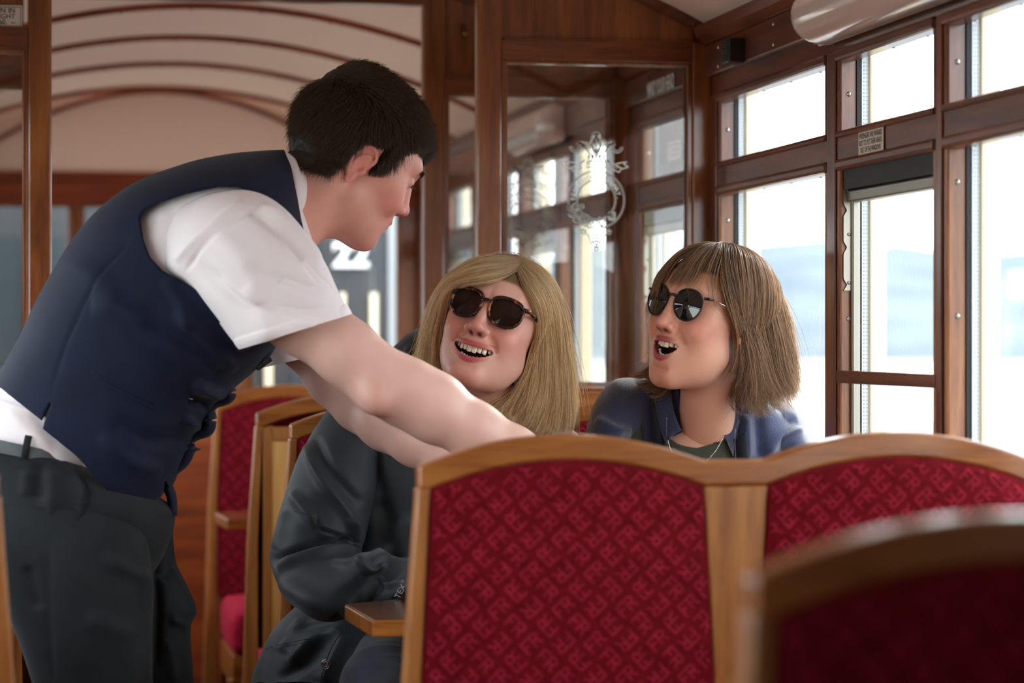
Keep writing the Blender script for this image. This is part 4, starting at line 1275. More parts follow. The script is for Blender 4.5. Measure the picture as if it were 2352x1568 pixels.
M['shell'] = cloth_mat('dark_waterproof_shell', srgb(40, 46, 50), srgb(46, 53, 58), 0.6, 0.1, 1200, 0.1, 0.28)
M['shell_black'] = cloth_mat('black_lining', srgb(16, 17, 19), srgb(22, 23, 26), 0.7, 0.2)
M['fleece'] = cloth_mat('navy_fleece', srgb(38, 44, 70), srgb(50, 58, 88), 0.95, 0.7, 420, 0.9, 0.1)
M['fleece_band'] = cloth_mat('black_zip_band', srgb(16, 18, 28), srgb(20, 22, 34), 0.8, 0.2)
M['olive'] = cloth_mat('olive_cotton', srgb(62, 64, 54), srgb(70, 72, 60), 0.85, 0.1)
M['slate'] = cloth_mat('slate_trousers', srgb(56, 60, 72), srgb(66, 70, 82), 0.7, 0.2)
M['tie'] = cloth_mat('maroon_tie', srgb(96, 22, 40), srgb(110, 30, 48), 0.5, 0.2)
M['grey_belt'] = cloth_mat('grey_waistband', srgb(84, 90, 94), srgb(92, 98, 102), 0.6, 0.1)
M['silver'] = plain('silver', srgb(205, 205, 208), 0.2, 1.0)

def hair_mat(name, c0, c1, rough=0.35, root=None):
    w = N(name); hi = w.node('ShaderNodeHairInfo'); 
    col = w.ramp(hi.outputs['Random'], [(0.0, c0), (1.0, c1)])
    if root is not None:
        r2 = w.node('ShaderNodeMapRange'); r2.inputs['From Max'].default_value = 0.35; w.link(hi.outputs['Intercept'], r2.inputs['Value'])
        mx = w.node('ShaderNodeMix', data_type='RGBA'); w.link(r2.outputs[0], mx.inputs[0]); mx.inputs[6].default_value = root; w.link(col, mx.inputs[7]); col = mx.outputs[2]
    w.link(col, w.bsdf.inputs['Base Color']); w.bsdf.inputs['Roughness'].default_value = rough
    w.bsdf.inputs['Specular IOR Level'].default_value = 0.5; w.bsdf.inputs['Anisotropic'].default_value = 0.4
    tl = w.node('ShaderNodeBsdfTranslucent'); w.link(col, tl.inputs['Color']); ms = w.node('ShaderNodeMixShader'); ms.inputs[0].default_value = 0.45
    w.link(w.bsdf.outputs[0], ms.inputs[1]); w.link(tl.outputs[0], ms.inputs[2]); w.link(ms.outputs[0], w.out.inputs['Surface'])
    return w.m

def push_out(S, H, xm, m0=0.002, m1=0.012, seed=1, it=3, full=True):
    """keep strands (world) outside the head"""
    r = np.random.RandomState(seed); A = np.array(xm); R_ = A[:3, :3]; sc2 = (R_ * R_).sum(0).mean(); n, k = S.shape[:2]
    P = ((S.reshape(-1, 3) - A[:3, 3]) @ R_ / sc2).astype(np.float32); mg = (m0 + (m1 - m0) * r.rand(n) ** 1.3)[:, None] * np.clip(np.linspace(0.25, 1.8, k), 0, 1)[None, :]; mg = mg.reshape(-1)
    for _ in range(it):
        f = H.base(P)[0] if full else H(P); idx = np.where(f < mg)[0]
        if len(idx) == 0: break
        p = P[idx]; e = 0.0012; f0 = f[idx]
        g = np.stack([(H.base(p + _v([e if c == a else 0 for c in range(3)]))[0] - f0) / e for a in range(3)], 1)
        gn = np.linalg.norm(g, axis=1); g = g / np.maximum(gn, 0.3)[:, None]; P[idx] = p + g * np.clip(mg[idx] - f0, 0, 0.03)[:, None]
    W_ = (P @ R_.T + A[:3, 3]).reshape(n, k, 3)
    for _ in range(2): W_[:, 1:-1] = 0.5 * W_[:, 1:-1] + 0.25 * (W_[:, :-2] + W_[:, 2:])
    return W_

def hair_object(name, strands, radius, mat, parent, tip=0.25, root_r=1.0):
    """strands: (n,k,3) array"""
    S = np.asarray(strands, dtype=np.float32); n, k = S.shape[:2]
    hc = bpy.data.hair_curves.new(name); hc.add_curves([k] * n)
    hc.attributes['position'].data.foreach_set('vector', S.reshape(-1))
    t = np.linspace(0, 1, k); rr = radius * (root_r + (tip - root_r) * np.clip((t - 0.55) / 0.45, 0, 1))
    ra = hc.attributes.get('radius') or hc.attributes.new('radius', 'FLOAT', 'POINT')
    ra.data.foreach_set('value', np.tile(rr.astype(np.float32), n))
    hc.materials.append(mat)
    o = bpy.data.objects.new(name, hc); COL.objects.link(o)
    if parent: o.parent = parent
    return o

def resample(pts, k):
    P = np.array(bez(pts, 8)); L = np.concatenate([[0], np.cumsum(np.linalg.norm(np.diff(P, axis=0), axis=1))]); s = np.linspace(0, L[-1], k)
    return np.stack([np.interp(s, L, P[:, i]) for i in range(3)], axis=1)

def guide_hair(groups, k, seed, d0):
    """groups: list of (guides, n, spread, wave, wavelen): guides are picture polylines (px,py,dd) ordered across the lock"""
    r = np.random.RandomState(seed); out = []
    for guides, n, spread, wave, wl in groups:
        G = []
        for g in guides:
            w = [tuple(pdn(x, y, d0 + dd)) for x, y, dd in g]; G.append(resample(w, k))
        G = np.array(G)
        nl = max(6, n // 70); lock = r.rand(nl) * (len(G) - 1); lph = r.rand(nl) * 6.28; loff = r.normal(size=(nl, 3)) * spread; llen = 0.88 + 0.12 * r.rand(nl)
        for i in range(n):
            j = r.randint(nl); s = np.clip(lock[j] + r.normal() * 0.10 * (len(G) - 1) / 2, 0, len(G) - 1.001) if r.rand() < 0.75 else r.rand() * (len(G) - 1.001)
            a = int(s); f = s - a; c = G[a] * (1 - f) + G[a + 1] * f if len(G) > 1 else G[0].copy()
            t = np.linspace(0, 1, k)[:, None]
            c = c + loff[j] * (0.3 + 1.3 * t) * 0.9 + r.normal(size=3) * spread * (0.75 - 0.45 * t)
            c = c + (np.array(RT) * np.sin(lph[j] + t * 6.28 * wl + r.normal() * .25) + np.array(FW) * np.cos(lph[j] * 1.7 + t * 6.28 * wl)) * wave * t
            if r.rand() < 0.04: c = c + r.normal(size=3) * min(spread, .0045) * 4.0 * t ** 1.5
            ln = (0.90 + 0.10 * r.rand() if r.rand() < 0.8 else 0.6 + 0.4 * r.rand()) * llen[j]
            ss = np.linspace(0, ln, k); tt = np.linspace(0, 1, k)
            c = np.stack([np.interp(ss, tt, c[:, m]) for m in range(3)], axis=1)
            out.append(c)
    return np.array(out)

def hand_chains(wrist, dirv, pn, s=1.0, curl=0.5, side=1):
    """palm and five fingers. dirv: towards the fingers, pn: palm normal (curl direction), side: +1 thumb on dirv x pn"""
    d = Vector(dirv).normalized(); p = Vector(pn); p = (p - d * p.dot(d)).normalized(); t = d.cross(p).normalized() * side
    w = Vector(wrist); ch = []
    k0 = w + d * 0.085 * s
    for i, (off, ln) in enumerate(((0.030, 0.070), (0.010, 0.078), (-0.010, 0.073), (-0.029, 0.058))):
        base = w + d * (0.088 - abs(off) * 0.18) * s + t * off * s
        seg = [ln * 0.45 * s, ln * 0.30 * s, ln * 0.25 * s]; ang = 0.25; pts = [w + d * 0.045 * s + t * off * 0.8 * s, base]; cur = base
        for q in range(3):
            ang += curl * (0.55 + 0.25 * q + 0.06 * i); v = d * cos(ang) + p * sin(ang); cur = cur + v * seg[q]; pts.append(cur)
        ch.append((pts, [0.0105 * s, 0.0098 * s, 0.0088 * s, 0.0080 * s, 0.0068 * s]))
    tb = w + d * 0.03 * s + t * 0.028 * s; v1 = (d * 0.6 + t * 0.70 + p * 0.2).normalized(); v2 = (d * 0.9 + t * 0.1 + p * 0.25).normalized()
    ch.append(([tb, tb + v1 * 0.035 * s, tb + v1 * 0.035 * s + v2 * 0.030 * s, tb + v1 * 0.035 * s + v2 * 0.055 * s], [0.014 * s, 0.0125 * s, 0.0100 * s, 0.0082 * s]))
    palm = (w + d * 0.05 * s, d, t, p, s)
    return ch, palm

def hand_sdf(P, hc):
    ch, (c, d, t, p, s) = hc
    R = np.array([[t[i], d[i], p[i]] for i in range(3)], dtype=np.float32)
    e = ell(P, c, (0.040 * s, 0.052 * s, 0.0155 * s), R)
    for pts, rs in ch: e = smin(e, chain(P, pts, rs, 0.002), 0.006)
    return e

def join_mesh(name, parts, mats, parent, smooth=True):
    """parts: list of (V,Q,col)"""
    Vs, Qs, Cs, b_ = [], [], [], 0
    for V, Q, C in parts: Vs.append(V); Qs.append(Q + b_); Cs.append(C); b_ += len(V)
    return np_mesh(name, np.vstack(Vs), np.vstack(Qs), mats, parent, col=np.vstack(Cs), smooth=smooth)

def xfV(V, m): A = np.array(m); return V @ A[:3, :3].T + A[:3, 3]

def lens_outline(w, h, sq=2.4, n=44, drop=0.0):
    pts = []
    for i in range(n):
        t = 2 * pi * i / n; c, s_ = cos(t), sin(t)
        x = w * math.copysign(abs(c) ** (2 / sq), c); z = h * math.copysign(abs(s_) ** (2 / sq), s_)
        x *= 1 + 0.10 * (z / h) ; pts.append((x, z + drop))
    return pts

def sunglasses(H, xf, parent, frame_m, arm_m, lens_m, w=0.0245, h=0.0205, thick=0.0022, sq=2.3, arm_r=0.0022, bridge_r=0.0024):
    """lenses in front of the eyes, bridge, end pieces, arms to the ears"""
    R = empty('sunglasses', (0, 0, 0), parent)
    yb = 0.0985; zl = 0.013; xc = 0.0335
    def L2(sd, x, z):
        X = sd * (xc + x); return Vector((X, yb - 0.9 * X * X * 4.0 * 0.9 - 0.08 * abs(z), zl + z))
    b = MB()
    for sd in (1, -1):
        pl = lens_outline(w, h, sq)
        pts = [L2(sd, x, z) for x, z in pl]
        b.tube(pts, thick, 8, 0, closed=True, nref=(0, 1, 0))
        top = [L2(sd, x, z) for x, z in pl if z > h * 0.55]
        # thicker brow line
        b.tube(sorted([p + Vector((0, .0004, .0006)) for p in top], key=lambda q: q.x), thick * 1.25, 8, 0)
        e0 = L2(sd, w * 0.98, h * 0.62); e1 = e0 + Vector((sd * 0.007, -0.004, 0.001)); e2 = e1 + Vector((sd * 0.002, -0.008, 0))
        b.tube([e0, e1, e2], [thick * 1.5, thick * 1.5, thick * 1.2], 8, 0)
        for q in (-0.0015, 0.0015): b.ball(e0 + Vector((sd * (0.003 + q), 0.0028, 0)), 0.0007, 6, 1)
    # bridge
    a, c = L2(1, -w * 0.93, h * 0.38), L2(-1, -w * 0.93, h * 0.38); m = (a + c) / 2 + Vector((0, 0.0012, 0.0030))
    b.tube([a, (a + m) / 2 + Vector((0, 0, .0012)), m, (c + m) / 2 + Vector((0, 0, .0012)), c], bridge_r, 8, 0)
    b.v = [tuple(xf @ Vector(v)) for v in b.v]; b.build('frame', [frame_m, M['silver']], R)
    for sd in (1, -1):
        b = MB(); pl = lens_outline(w - 0.0006, h - 0.0006, sq); c = L2(sd, 0, 0) + Vector((0, 0.0012, 0))
        n = len(pl); rings = [[c + (L2(sd, x, z) - c) * f + Vector((0, 0.0012 * (1 - f * f), 0)) for x, z in pl] for f in (1.0, 0.66, 0.33)]
        k = len(b.v); b.v += [tuple(p) for rg in rings for p in rg] + [tuple(c + Vector((0, .0012, 0)))]
        for q in range(2):
            for i in range(n): b.f.append([k + q * n + i, k + q * n + (i + 1) % n, k + (q + 1) * n + (i + 1) % n, k + (q + 1) * n + i]); b.m.append(0); b.sm.append(True)
        for i in range(n): b.f.append([k + 2 * n + i, k + 2 * n + (i + 1) % n, k + 3 * n]); b.m.append(0); b.sm.append(True)
        b.v = [tuple(xf @ Vector(v)) for v in b.v]; b.build('lens', lens_m, R)
        e2 = L2(sd, w * 0.98, h * 0.62) + Vector((sd * 0.009, -0.012, 0.001)); ear = Vector((sd * 0.0775, 0.004, 0.030 + H.earz)); tip = Vector((sd * 0.078, -0.018, 0.004 + H.earz))
        b = MB(); b.tube([e2, e2 * .55 + ear * .45 + Vector((sd * .002, 0, .002)), ear, tip], [arm_r * 1.15, arm_r, arm_r, arm_r * 1.2], 8)
        b.v = [tuple(xf @ Vector(v)) for v in b.v]; b.build('arm', arm_m, R)
    return R

def tortoise(name):
    w = N(name); v = w.coords((1, 1, 1)); n = w.node('ShaderNodeTexNoise'); n.inputs['Scale'].default_value = 70; n.inputs['Detail'].default_value = 2; w.link(v, n.inputs['Vector'])
    w.link(w.ramp(n.outputs['Fac'], [(0.44, srgb(34, 18, 14)), (0.56, srgb(72, 34, 18)), (0.66, srgb(176, 104, 30))]), w.bsdf.inputs['Base Color']); w.bsdf.inputs['Roughness'].default_value = 0.15
    return w.m
M['tortoise'] = tortoise('tortoiseshell')
M['gloss_black'] = plain('gloss_black_frame', srgb(22, 22, 22), 0.15)
M['lens_brown'] = plain('brown_tinted_lens', srgb(40, 26, 20), 0.10, spec=0.25)
M['lens_grey'] = plain('dark_grey_lens', srgb(26, 26, 26), 0.03, spec=0.7)
# ---------------------------------------------------------------- the waiter, bending over the table
MAN = empty('person', (0.12, 3.75, 0)); tag(MAN, 'man in navy waistcoat and white short-sleeved shirt leaning over with both arms reaching down', 'person')
def inv(root):
    return Matrix.Translation(-root.location)
def setp(o, root):
    o.parent = root; o.matrix_parent_inverse = Matrix.Translation(-root.location); return o

# head
Hm = Head(o=0.003, smile=0.3, sub=1.25, mw=0.026, f=0, wide=1.0, nose=0.6, earz=-0.010, eary=-0.012, lip=0.9, cheek=1.2, nr=0.060, neck=((0, -0.028, -0.06), (0, -0.070, -0.20)))
sc_m = 1.0
xm = frame_head(Vector((0, 0, 0)), radians(110), radians(-17), radians(14), sc_m)
brow = xm @ Vector((0, 0.090, 0.035)); xm.translation = PD(953, 400, 4.05) - brow
V, Q = mesh_sdf(Hm, (-0.10, -0.16, -0.21), (0.10, 0.13, 0.14), 0.0021)
C = head_colors(Hm, V, srgb(224, 166, 150)[:3], srgb(204, 116, 112)[:3], srgb(222, 120, 112)[:3], srgb(190, 132, 120)[:3])
# hair region darkened at the roots
def man_hair_region(P):
    """>0 where hair grows"""
    x, y, z = np.abs(P[:, 0]), P[:, 1], P[:, 2]
    front = 0.050 + 0.010 * np.clip((x - 0.03) / 0.03, 0, 1)          # forehead hairline height
    lim = np.where(y > 0.03, front + (y - 0.03) * 0.10, np.where(y > 0.012, 0.018 - 0.0 * y, np.where(y > -0.040, 0.030, -0.055 + (y + 0.04) * -0.4)))
    side = (y > 0.006) & (y < 0.026) & (x > 0.045); lim = np.where(side, -0.010 + (y - 0.006) * 0.5, lim)
    s = (y >= 0.026) & (x > 0.036); lim = np.where(s, np.minimum(0.034 + (y - 0.026) * 0.9, 0.060), lim)
    bk = y < -0.040; lim = np.where(bk, -0.060 + 0.2 * np.clip(x - 0.02, 0, 1), lim)
    mid = (y <= 0.008) & (y >= -0.040); lim = np.where(mid, np.interp(y, [-0.040, -0.026, 0.008], [-0.040, 0.026, 0.034]), lim)
    return z - lim
hr_ = man_hair_region(V)
skullm = (np.linalg.norm(V - np.array([0, -0.014, 0.042]), axis=1) > 0.05)
wh = np.clip(hr_ / 0.006 + 0.5, 0, 1) * skullm; C = C * (1 - wh[:, None]) + np.array(srgb(40, 30, 24)[:3]) * wh[:, None]
# moles
for mx_, my_, mz_ in ((-0.0640, 0.030, -0.020), (-0.0600, 0.040, -0.045), (-0.058, 0.052, -0.012), (-0.052, 0.045, -0.060), (-0.066, 0.022, -0.034), (-0.05, 0.058, -0.040)):
    dd = np.linalg.norm((V - np.array([mx_, my_, mz_])) * np.array([0.15, 1, 1]), axis=1); w_ = np.clip(1.6 - dd / 0.0013, 0, 1) * (V[:, 0] < 0); C = C * (1 - .6 * w_[:, None]) + np.array(srgb(110, 60, 48)[:3]) * .6 * w_[:, None]
headpart = (xfV(V, xm), Q, C)

# arms, hands and hidden torso core
d_n, d_f = 3.80, 4.16
def pd(x, y, d): return PD(x, y, d)
near_arm = [pd(560, 600, 3.86), pd(690, 725, 3.80), pd(800, 812, 3.79), pd(868, 868, 3.79), pd(930, 900, 3.80), pd(1000, 940, 3.81), pd(1090, 990, 3.82), pd(1180, 1034, 3.83), pd(1252, 1068, 3.84)]
near_r = [0.056, 0.053, 0.0455, 0.0445, 0.0470, 0.0460, 0.0400, 0.0325, 0.0265]
far_arm = [pd(640, 640, 4.16), pd(700, 770, 4.16), pd(770, 870, 4.14), pd(830, 925, 4.12), pd(890, 965, 4.08), pd(960, 1004, 4.04), pd(1040, 1050, 4.0), pd(1110, 1085, 3.98), pd(1165, 1110, 3.97)]
far_r = [0.052, 0.048, 0.042, 0.0430, 0.0450, 0.0430, 0.0370, 0.0305, 0.0255]
hn = hand_chains(near_arm[-1], near_arm[-1] - near_arm[-2], Vector((0.1, 0.1, -1)), 1.0, 0.45, -1)
hf = hand_chains(far_arm[-1], far_arm[-1] - far_arm[-2], Vector((0.1, 0.1, -1)), 1.0, 0.45, 1)
elbow = pd(862, 918, 3.755)
def arm_n(P):
    d = chain(P, near_arm, near_r, 0.02); d = smin(d, sph(P, elbow, 0.018), 0.03)
    d = smin(d, ell(P, pd(960, 905, 3.80), (0.05, 0.03, 0.026)), 0.03)
    return smin(d, hand_sdf(P, hn), 0.02)
def arm_f(P): return smin(chain(P, far_arm, far_r, 0.02), hand_sdf(P, hf), 0.02)
def bounds(ch, pad, extra=()):
    A = np.array([list(p) for p in list(ch) + [q for c_ in extra for q in c_[0]]]); return A.min(0) - pad, A.max(0) + pad
skin_m = srgb(220, 180, 166)[:3]
parts = [headpart]
for fn_, ch_, hh in ((arm_n, near_arm, hn), (arm_f, far_arm, hf)):
    lo, hi = bounds(ch_, 0.075, hh[0]); V, Q = mesh_sdf(fn_, lo, hi, 0.0042)
    n_ = noise3(V, 16, 4)[:, None] * 0.5; C = np.array(skin_m) * (1 + 0.04 * n_) * np.array([1, 1 - 0.02, 1 - 0.02]); 
    e_ = gauss(V, elbow, (0.03, 0.03, 0.025))[:, None] * 0.35; C = C * (1 - e_) + np.array(srgb(206, 128, 116)[:3]) * e_
    parts.append((V, Q, C))
V, Q = loft([(40, 1150, 240, 1180, 3.95, .10), (120, 940, 330, 1060, 3.95, .12), (250, 720, 470, 860, 3.95, .12), (400, 560, 620, 700, 3.97, .12), (560, 430, 690, 560, 3.99, .09), (640, 380, 720, 520, 4.02, .05)], 24, 20)
parts.append((V, Q, np.tile(np.array(skin_m), (len(V), 1))))
setp(join_mesh('body', parts, M['skin'], None), MAN)
# teeth are hidden: the mouth is a closed smile

# eyebrow, lashes and hair as strands
def surf_pts(P, H, n, it=4):
    for _ in range(it):
        e = 0.001; f0 = H.base(P)[0]; g = np.stack([(H.base(P + _v([e if k == a else 0 for k in range(3)]))[0] - f0) / e for a in range(3)], 1); P = P - g * f0[:, None]
    return P, g
rs = np.random.RandomState(11)
def scalp_strands(H, region, n, length, flow, k=7, lift=0.35, seed=1, jitter=0.15, curl=0.0):
    r = np.random.RandomState(seed); P = r.normal(size=(n * 3, 3)); P /= np.linalg.norm(P, axis=1)[:, None]
    P = (P * np.array([0.078, 0.1, 0.09]) + np.array([0, -0.012, 0.04])).astype(np.float32)
    P, g = surf_pts(P, H, n); rv = region(P); m = rv > 0; P, g, rv = P[m][:n], g[m][:n], rv[m][:n]
    g = g / np.linalg.norm(g, axis=1)[:, None]; out = [P.copy()]; cur = P.copy(); Ln = length(P, rv) * (0.75 + 0.5 * r.rand(len(P)))
    jt = r.normal(size=P.shape) * jitter
    for q in range(k - 1):
        f = flow(cur); f = f - g * (f * g).sum(1)[:, None]; f /= np.maximum(np.linalg.norm(f, axis=1), 1e-6)[:, None]
        up_ = lift * (1 - q / (k - 1) * 1.3)
        dv_ = f + g * up_ + jt * (q / k + .3); dv_ /= np.linalg.norm(dv_, axis=1)[:, None]
        cur = cur + dv_ * (Ln / (k - 1))[:, None]
        f0 = H.base(cur.astype(np.float32))[0]; minh = 0.0015 + (0.010 + 0.009 * np.exp(-((cur[:, 1] + 0.068) ** 2 + (cur[:, 2] - 0.108) ** 2) / 0.0012)) * np.clip(rv / 0.03, 0, 1) * min(1, q / 2.0)
        push = np.clip(minh - f0, 0, 0.02); cur = cur + g * push[:, None]
        out.append(cur.copy())
    return np.stack(out, axis=1)
def flow_m(P):
    # crown whorl at the back: combed forward over the top, down at the sides and back
    f = np.zeros_like(P, dtype=float); top = np.clip((P[:, 2] - 0.06) / 0.04, 0, 1)[:, None]
    fw = np.array([0.0, 1.0, -0.12]); dn = np.array([0.0, 0.35, -1.0]); bkd = np.array([0.0, -0.1, -1.0])
    back = np.clip((-P[:, 1] - 0.02) / 0.04, 0, 1)[:, None]
    f = top * fw + (1 - top) * (dn * (1 - back) + bkd * back); f[:, 0] += np.sign(P[:, 0]) * 0.05 + 0.25 * top[:, 0]
    return f
def len_m(P, rv): return 0.007 + 0.034 * np.clip(rv / 0.05, 0, 1)
S = scalp_strands(Hm, man_hair_region, 30000, len_m, flow_m, lift=0.5, seed=5)
HM = hair_mat('dark_brown_hair', srgb(50, 38, 29), srgb(94, 74, 56), 0.32)
A4 = np.array(xm); Sw = S @ A4[:3, :3].T + A4[:3, 3]
setp(hair_object('hair', Sw, 0.00034, HM, None), MAN)
# soft mass beneath the strands
def cap_m(P):
    d = ell(P, (0, -0.013, 0.044), (0.0815, 0.102, 0.092)); d = smin(d, ell(P, (0, -0.058, 0.083), (0.052, 0.050, 0.048)), 0.02); d = smin(d, ell(P, (0, 0.033, 0.068), (0.056, 0.060, 0.038)), 0.02)
    d = smin(d, ell(P, (0, -0.045, -0.005), (0.062, 0.064, 0.055)), 0.02)
    rg = man_hair_region(P); d = smax(d, -(rg - 0.008) * 0.8, 0.008); return smax(d, -cap(np.abs(P) * _v([1, 0, 0]) + P * _v([0, 1, 1]), (0.06, -0.014, 0.018), (0.1, -0.014, 0.018), 0.030), 0.004)
V, Q = mesh_sdf(cap_m, (-0.11, -0.14, -0.09), (0.11, 0.12, 0.16), 0.003)
V = V + (vnormals(V, Q) * (noise3(V * np.array([1, .5, 1]), 55, 3) * 0.0012)[:, None])
hmass = plain('hair_mass', srgb(34, 26, 20), 0.6); setp(np_mesh('hair_underlayer', V, Q, hmass, None, xm), MAN)
# eyebrow and lashes
eb = []
for sd in (1, -1):
    for i in range(150):
        t = rs.rand(); x = sd * (0.013 + 0.034 * t); z = 0.034 + 0.006 * sin(t * 2.4) - 0.004 * t + rs.normal() * 0.0016; p = _v([[x, 0.09, z]]); p, g = surf_pts(p, Hm, 1, 3)
        p = p[0]; g = g[0]; dv_ = np.array([sd * 0.9, 0, 0.35 - 0.8 * t]) + g * 0.25; dv_ /= np.linalg.norm(dv_)
        eb.append([p + dv_ * s_ * 0.008 + g * 0.0006 for s_ in (0, .33, .66, 1)])
    for i in range(90):
        t = rs.rand(); x = sd * (0.020 + 0.023 * t); z = 0.0125 + 0.0012 * sin(pi * t); p = _v([[x, 0.09, z]]); p, g = surf_pts(p, Hm, 1, 3)
        eb.append([p[0] + (g[0] * 0.0075 + np.array([sd * .002, 0, -.0028])) * s_ for s_ in (0, .33, .66, 1)])
E = np.array(eb) @ A4[:3, :3].T + A4[:3, 3]
setp(hair_object('eyebrow_hair', E, 0.00030, HM, None), MAN)
# ------------- shirt
torso_rows = [(-130, 1010, 300, 1250, 3.95, .165), (-30, 905, 380, 1140, 3.95, .160), (38, 800, 440, 1015, 3.95, .158), (105, 660, 486, 940, 3.95, .163),
              (190, 525, 528, 892, 3.95, .170), (300, 428, 592, 835, 3.95, .178), (420, 378, 668, 745, 3.95, .182), (520, 357, 712, 650, 3.96, .165), (600, 349, 724, 592, 3.98, .125), (652, 346, 724, 560, 4.00, .075)]
def rows_scale(rows, s, dw=0.0):
    o = []
    for r in rows:
        cx, cy = (r[0] + r[2]) / 2, (r[1] + r[3]) / 2; o.append((cx + (r[0] - cx) * s, cy + (r[1] - cy) * s, cx + (r[2] - cx) * s, cy + (r[3] - cy) * s, r[4], r[5] + dw))
    return o
sh = []
V, Q = loft(rows_scale(torso_rows[1:], 0.925, -0.018), 96, 110); sh.append(folds(V, Q, [([(20, 960), (90, 1000), (160, 1030)], 9, .005), ([(0, 930), (60, 985)], 8, .004), ([(430, 470), (400, 560)], 10, .004), ([(500, 450), (470, 540)], 9, -.004), ([(380, 480), (355, 570)], 9, .003)]) if True else V); shQ = [Q]
# waist of the shirt down into the belt
V, Q = loft([(-100, 880, 225, 1000, 3.95, .140), (-100, 950, 235, 1075, 3.95, .150), (-95, 1000, 225, 1100, 3.95, .148)], 80, 30); sh.append(folds(V, Q, [([(10, 940), (70, 1000), (110, 1030)], 10, .006), ([(60, 930), (140, 1010)], 8, -.005)])); shQ.append(Q)
# near sleeve
slv = [(360, 580, 420, 460, 3.86, .060), (375, 625, 500, 436, 3.835, .082), (425, 655, 585, 440, 3.815, .092), (468, 695, 665, 490, 3.80, .092), (503, 742, 735, 585, 3.795, .086), (528, 775, 778, 672, 3.79, .080), (549, 802, 806, 722, 3.79, .076)]
V, Q = loft(slv, 120, 130, 0.9, capends=False)
fl = [([(500, 640), (640, 720), (760, 745)], 9, .0045), ([(430, 590), (560, 690), (700, 730), (790, 715)], 12, -.006), ([(560, 610), (680, 655), (770, 680)], 8, -.004), ([(600, 470), (680, 530), (740, 610)], 7, .007),
      ([(575, 480), (655, 545), (700, 600)], 7, -.006), ([(480, 520), (560, 600), (600, 700)], 16, .003), ([(400, 600), (440, 560), (520, 490), (560, 462)], 6, .0035), ([(425, 625), (470, 560), (555, 495), (600, 470)], 4, -.0025), ([(620, 780), (600, 720), (560, 660)], 14, .0028), ([(745, 600), (770, 650), (775, 690)], 7, .004), ([(700, 600), (740, 650), (790, 700)], 6, -.004)]
V = folds(V, Q, fl, amt=1.7); V = V + vnormals(V, Q) * (noise3(V, 7, 8) * .0012)[:, None]
# turned-up hem band
q = to_px(V); dd, t = seg_dist(q[:, :2], (549, 802), (806, 722)); V = V + vnormals(V, Q) * (np.clip(1 - np.abs(dd - 12) / 14, 0, 1) ** 0.3 * (dd < 27) * 0.0022)[:, None]
b0 = len(V); sh.append(V); shQ.append(Q)
# inner side of the cuff
Vi, Qi = loft([(503, 742, 735, 585, 3.795, .083), (528, 775, 778, 672, 3.79, .077), (549, 801, 805, 722, 3.79, .073)], 120, 20, 0.9, capends=False); sh.append(Vi); shQ.append(Qi[:, ::-1])
# far sleeve
V, Q = loft([(560, 640, 660, 520, 4.10, .06), (560, 740, 700, 640, 4.14, .085), (585, 800, 735, 730, 4.16, .082), (597, 846, 745, 812, 4.16, .078)], 80, 60, 0.9, capends=False); sh.append(folds(V, Q, [([(600, 800), (660, 790), (720, 770)], 8, .004)])); shQ.append(Q)
Vi, Qi = loft([(585, 800, 735, 730, 4.16, .079), (597, 845, 745, 811, 4.16, .075)], 80, 10, 0.9, capends=False); sh.append(Vi); shQ.append(Qi[:, ::-1])
off = 0; QQ = []
for v_, q_ in zip(sh, shQ): QQ.append(q_ + off); off += len(v_)
SHIRT = setp(np_mesh('shirt', np.vstack(sh), np.vstack(QQ), M['shirt'], None), MAN)
# collar: stand and folded leaf round the neck
def collar_pts(top, bot, dn_, df_):
    return
crow = []
b = MB()
NX = [(644, 345), (664, 352), (690, 378), (708, 420), (718, 470), (722, 520), (722, 566)]      # upper edge, near side from nape to throat
NB = [(640, 352), (652, 372), (668, 410), (678, 450), (684, 495), (690, 530), (704, 575)]      # lower edge of the leaf
def col_side(dsgn, dc, off):
    up_ = bez([(x, y, 0) for x, y in NX], 5); lw = bez([(x, y, 0) for x, y in NB], 5); n = len(up_)
    rows = []
    for i in range(n):
        t = i / (n - 1); dep = dc + dsgn * (0.076 * sin(pi * min(1, 0.12 + t * 0.80)) )
        u = pdn(up_[i][0], up_[i][1], dep * 1.0); l = pdn(lw[i][0], lw[i][1], dep + dsgn * 0.020 * sin(pi * min(1, .1 + t * .8)))
        rows.append((u, l))
    return rows
for dsgn in (-1, 1):
    rows = col_side(dsgn, 4.02, 0); n = len(rows)
    def P_(u, v, layer):
        i = int(round(u * (n - 1))); a, c = rows[i]; p = a * (1 - v) + c * v; bow = np.array(FW) * dsgn * (0.006 * sin(pi * v) + layer * 0.0016); return tuple(p + bow)
    b.grid(lambda u, v: P_(u, v, 1), n - 1, 8); b.grid(lambda u, v: P_(u, v, -1), n - 1, 8)
    b.grid(lambda u, v: P_(u, 1.0, 1 - 2 * v), n - 1, 1); b.grid(lambda u, v: P_(u, 0.0, 1 - 2 * v), n - 1, 1)
setp(b.build('collar', M['shirt'], None), MAN)
# open shirt front below the throat and the tie
b = MB()
for dsgn in (1, -1):
    pl = [(722, 560), (737, 580), (738, 606), (744, 640), (752, 670), (735, 660), (716, 600)]
    dd_ = 3.995 + dsgn * 0.020
    b.prism(pl, lambda x, y, dd_=dd_: tuple(PD(x, y, dd_ - .004)), lambda x, y, dd_=dd_: tuple(PD(x, y, dd_ + .010)))
setp(b.build('shirt_front', M['shirt'], None, bevel=0.002), MAN)
b = MB(); b.tube([PD(712, 566, 3.985), PD(722, 580, 3.985), PD(730, 612, 3.985), PD(728, 660, 3.985)], [.010, .014, .012, .016], 10, flat=0.6); setp(b.build('tie', M['tie'], None), MAN)

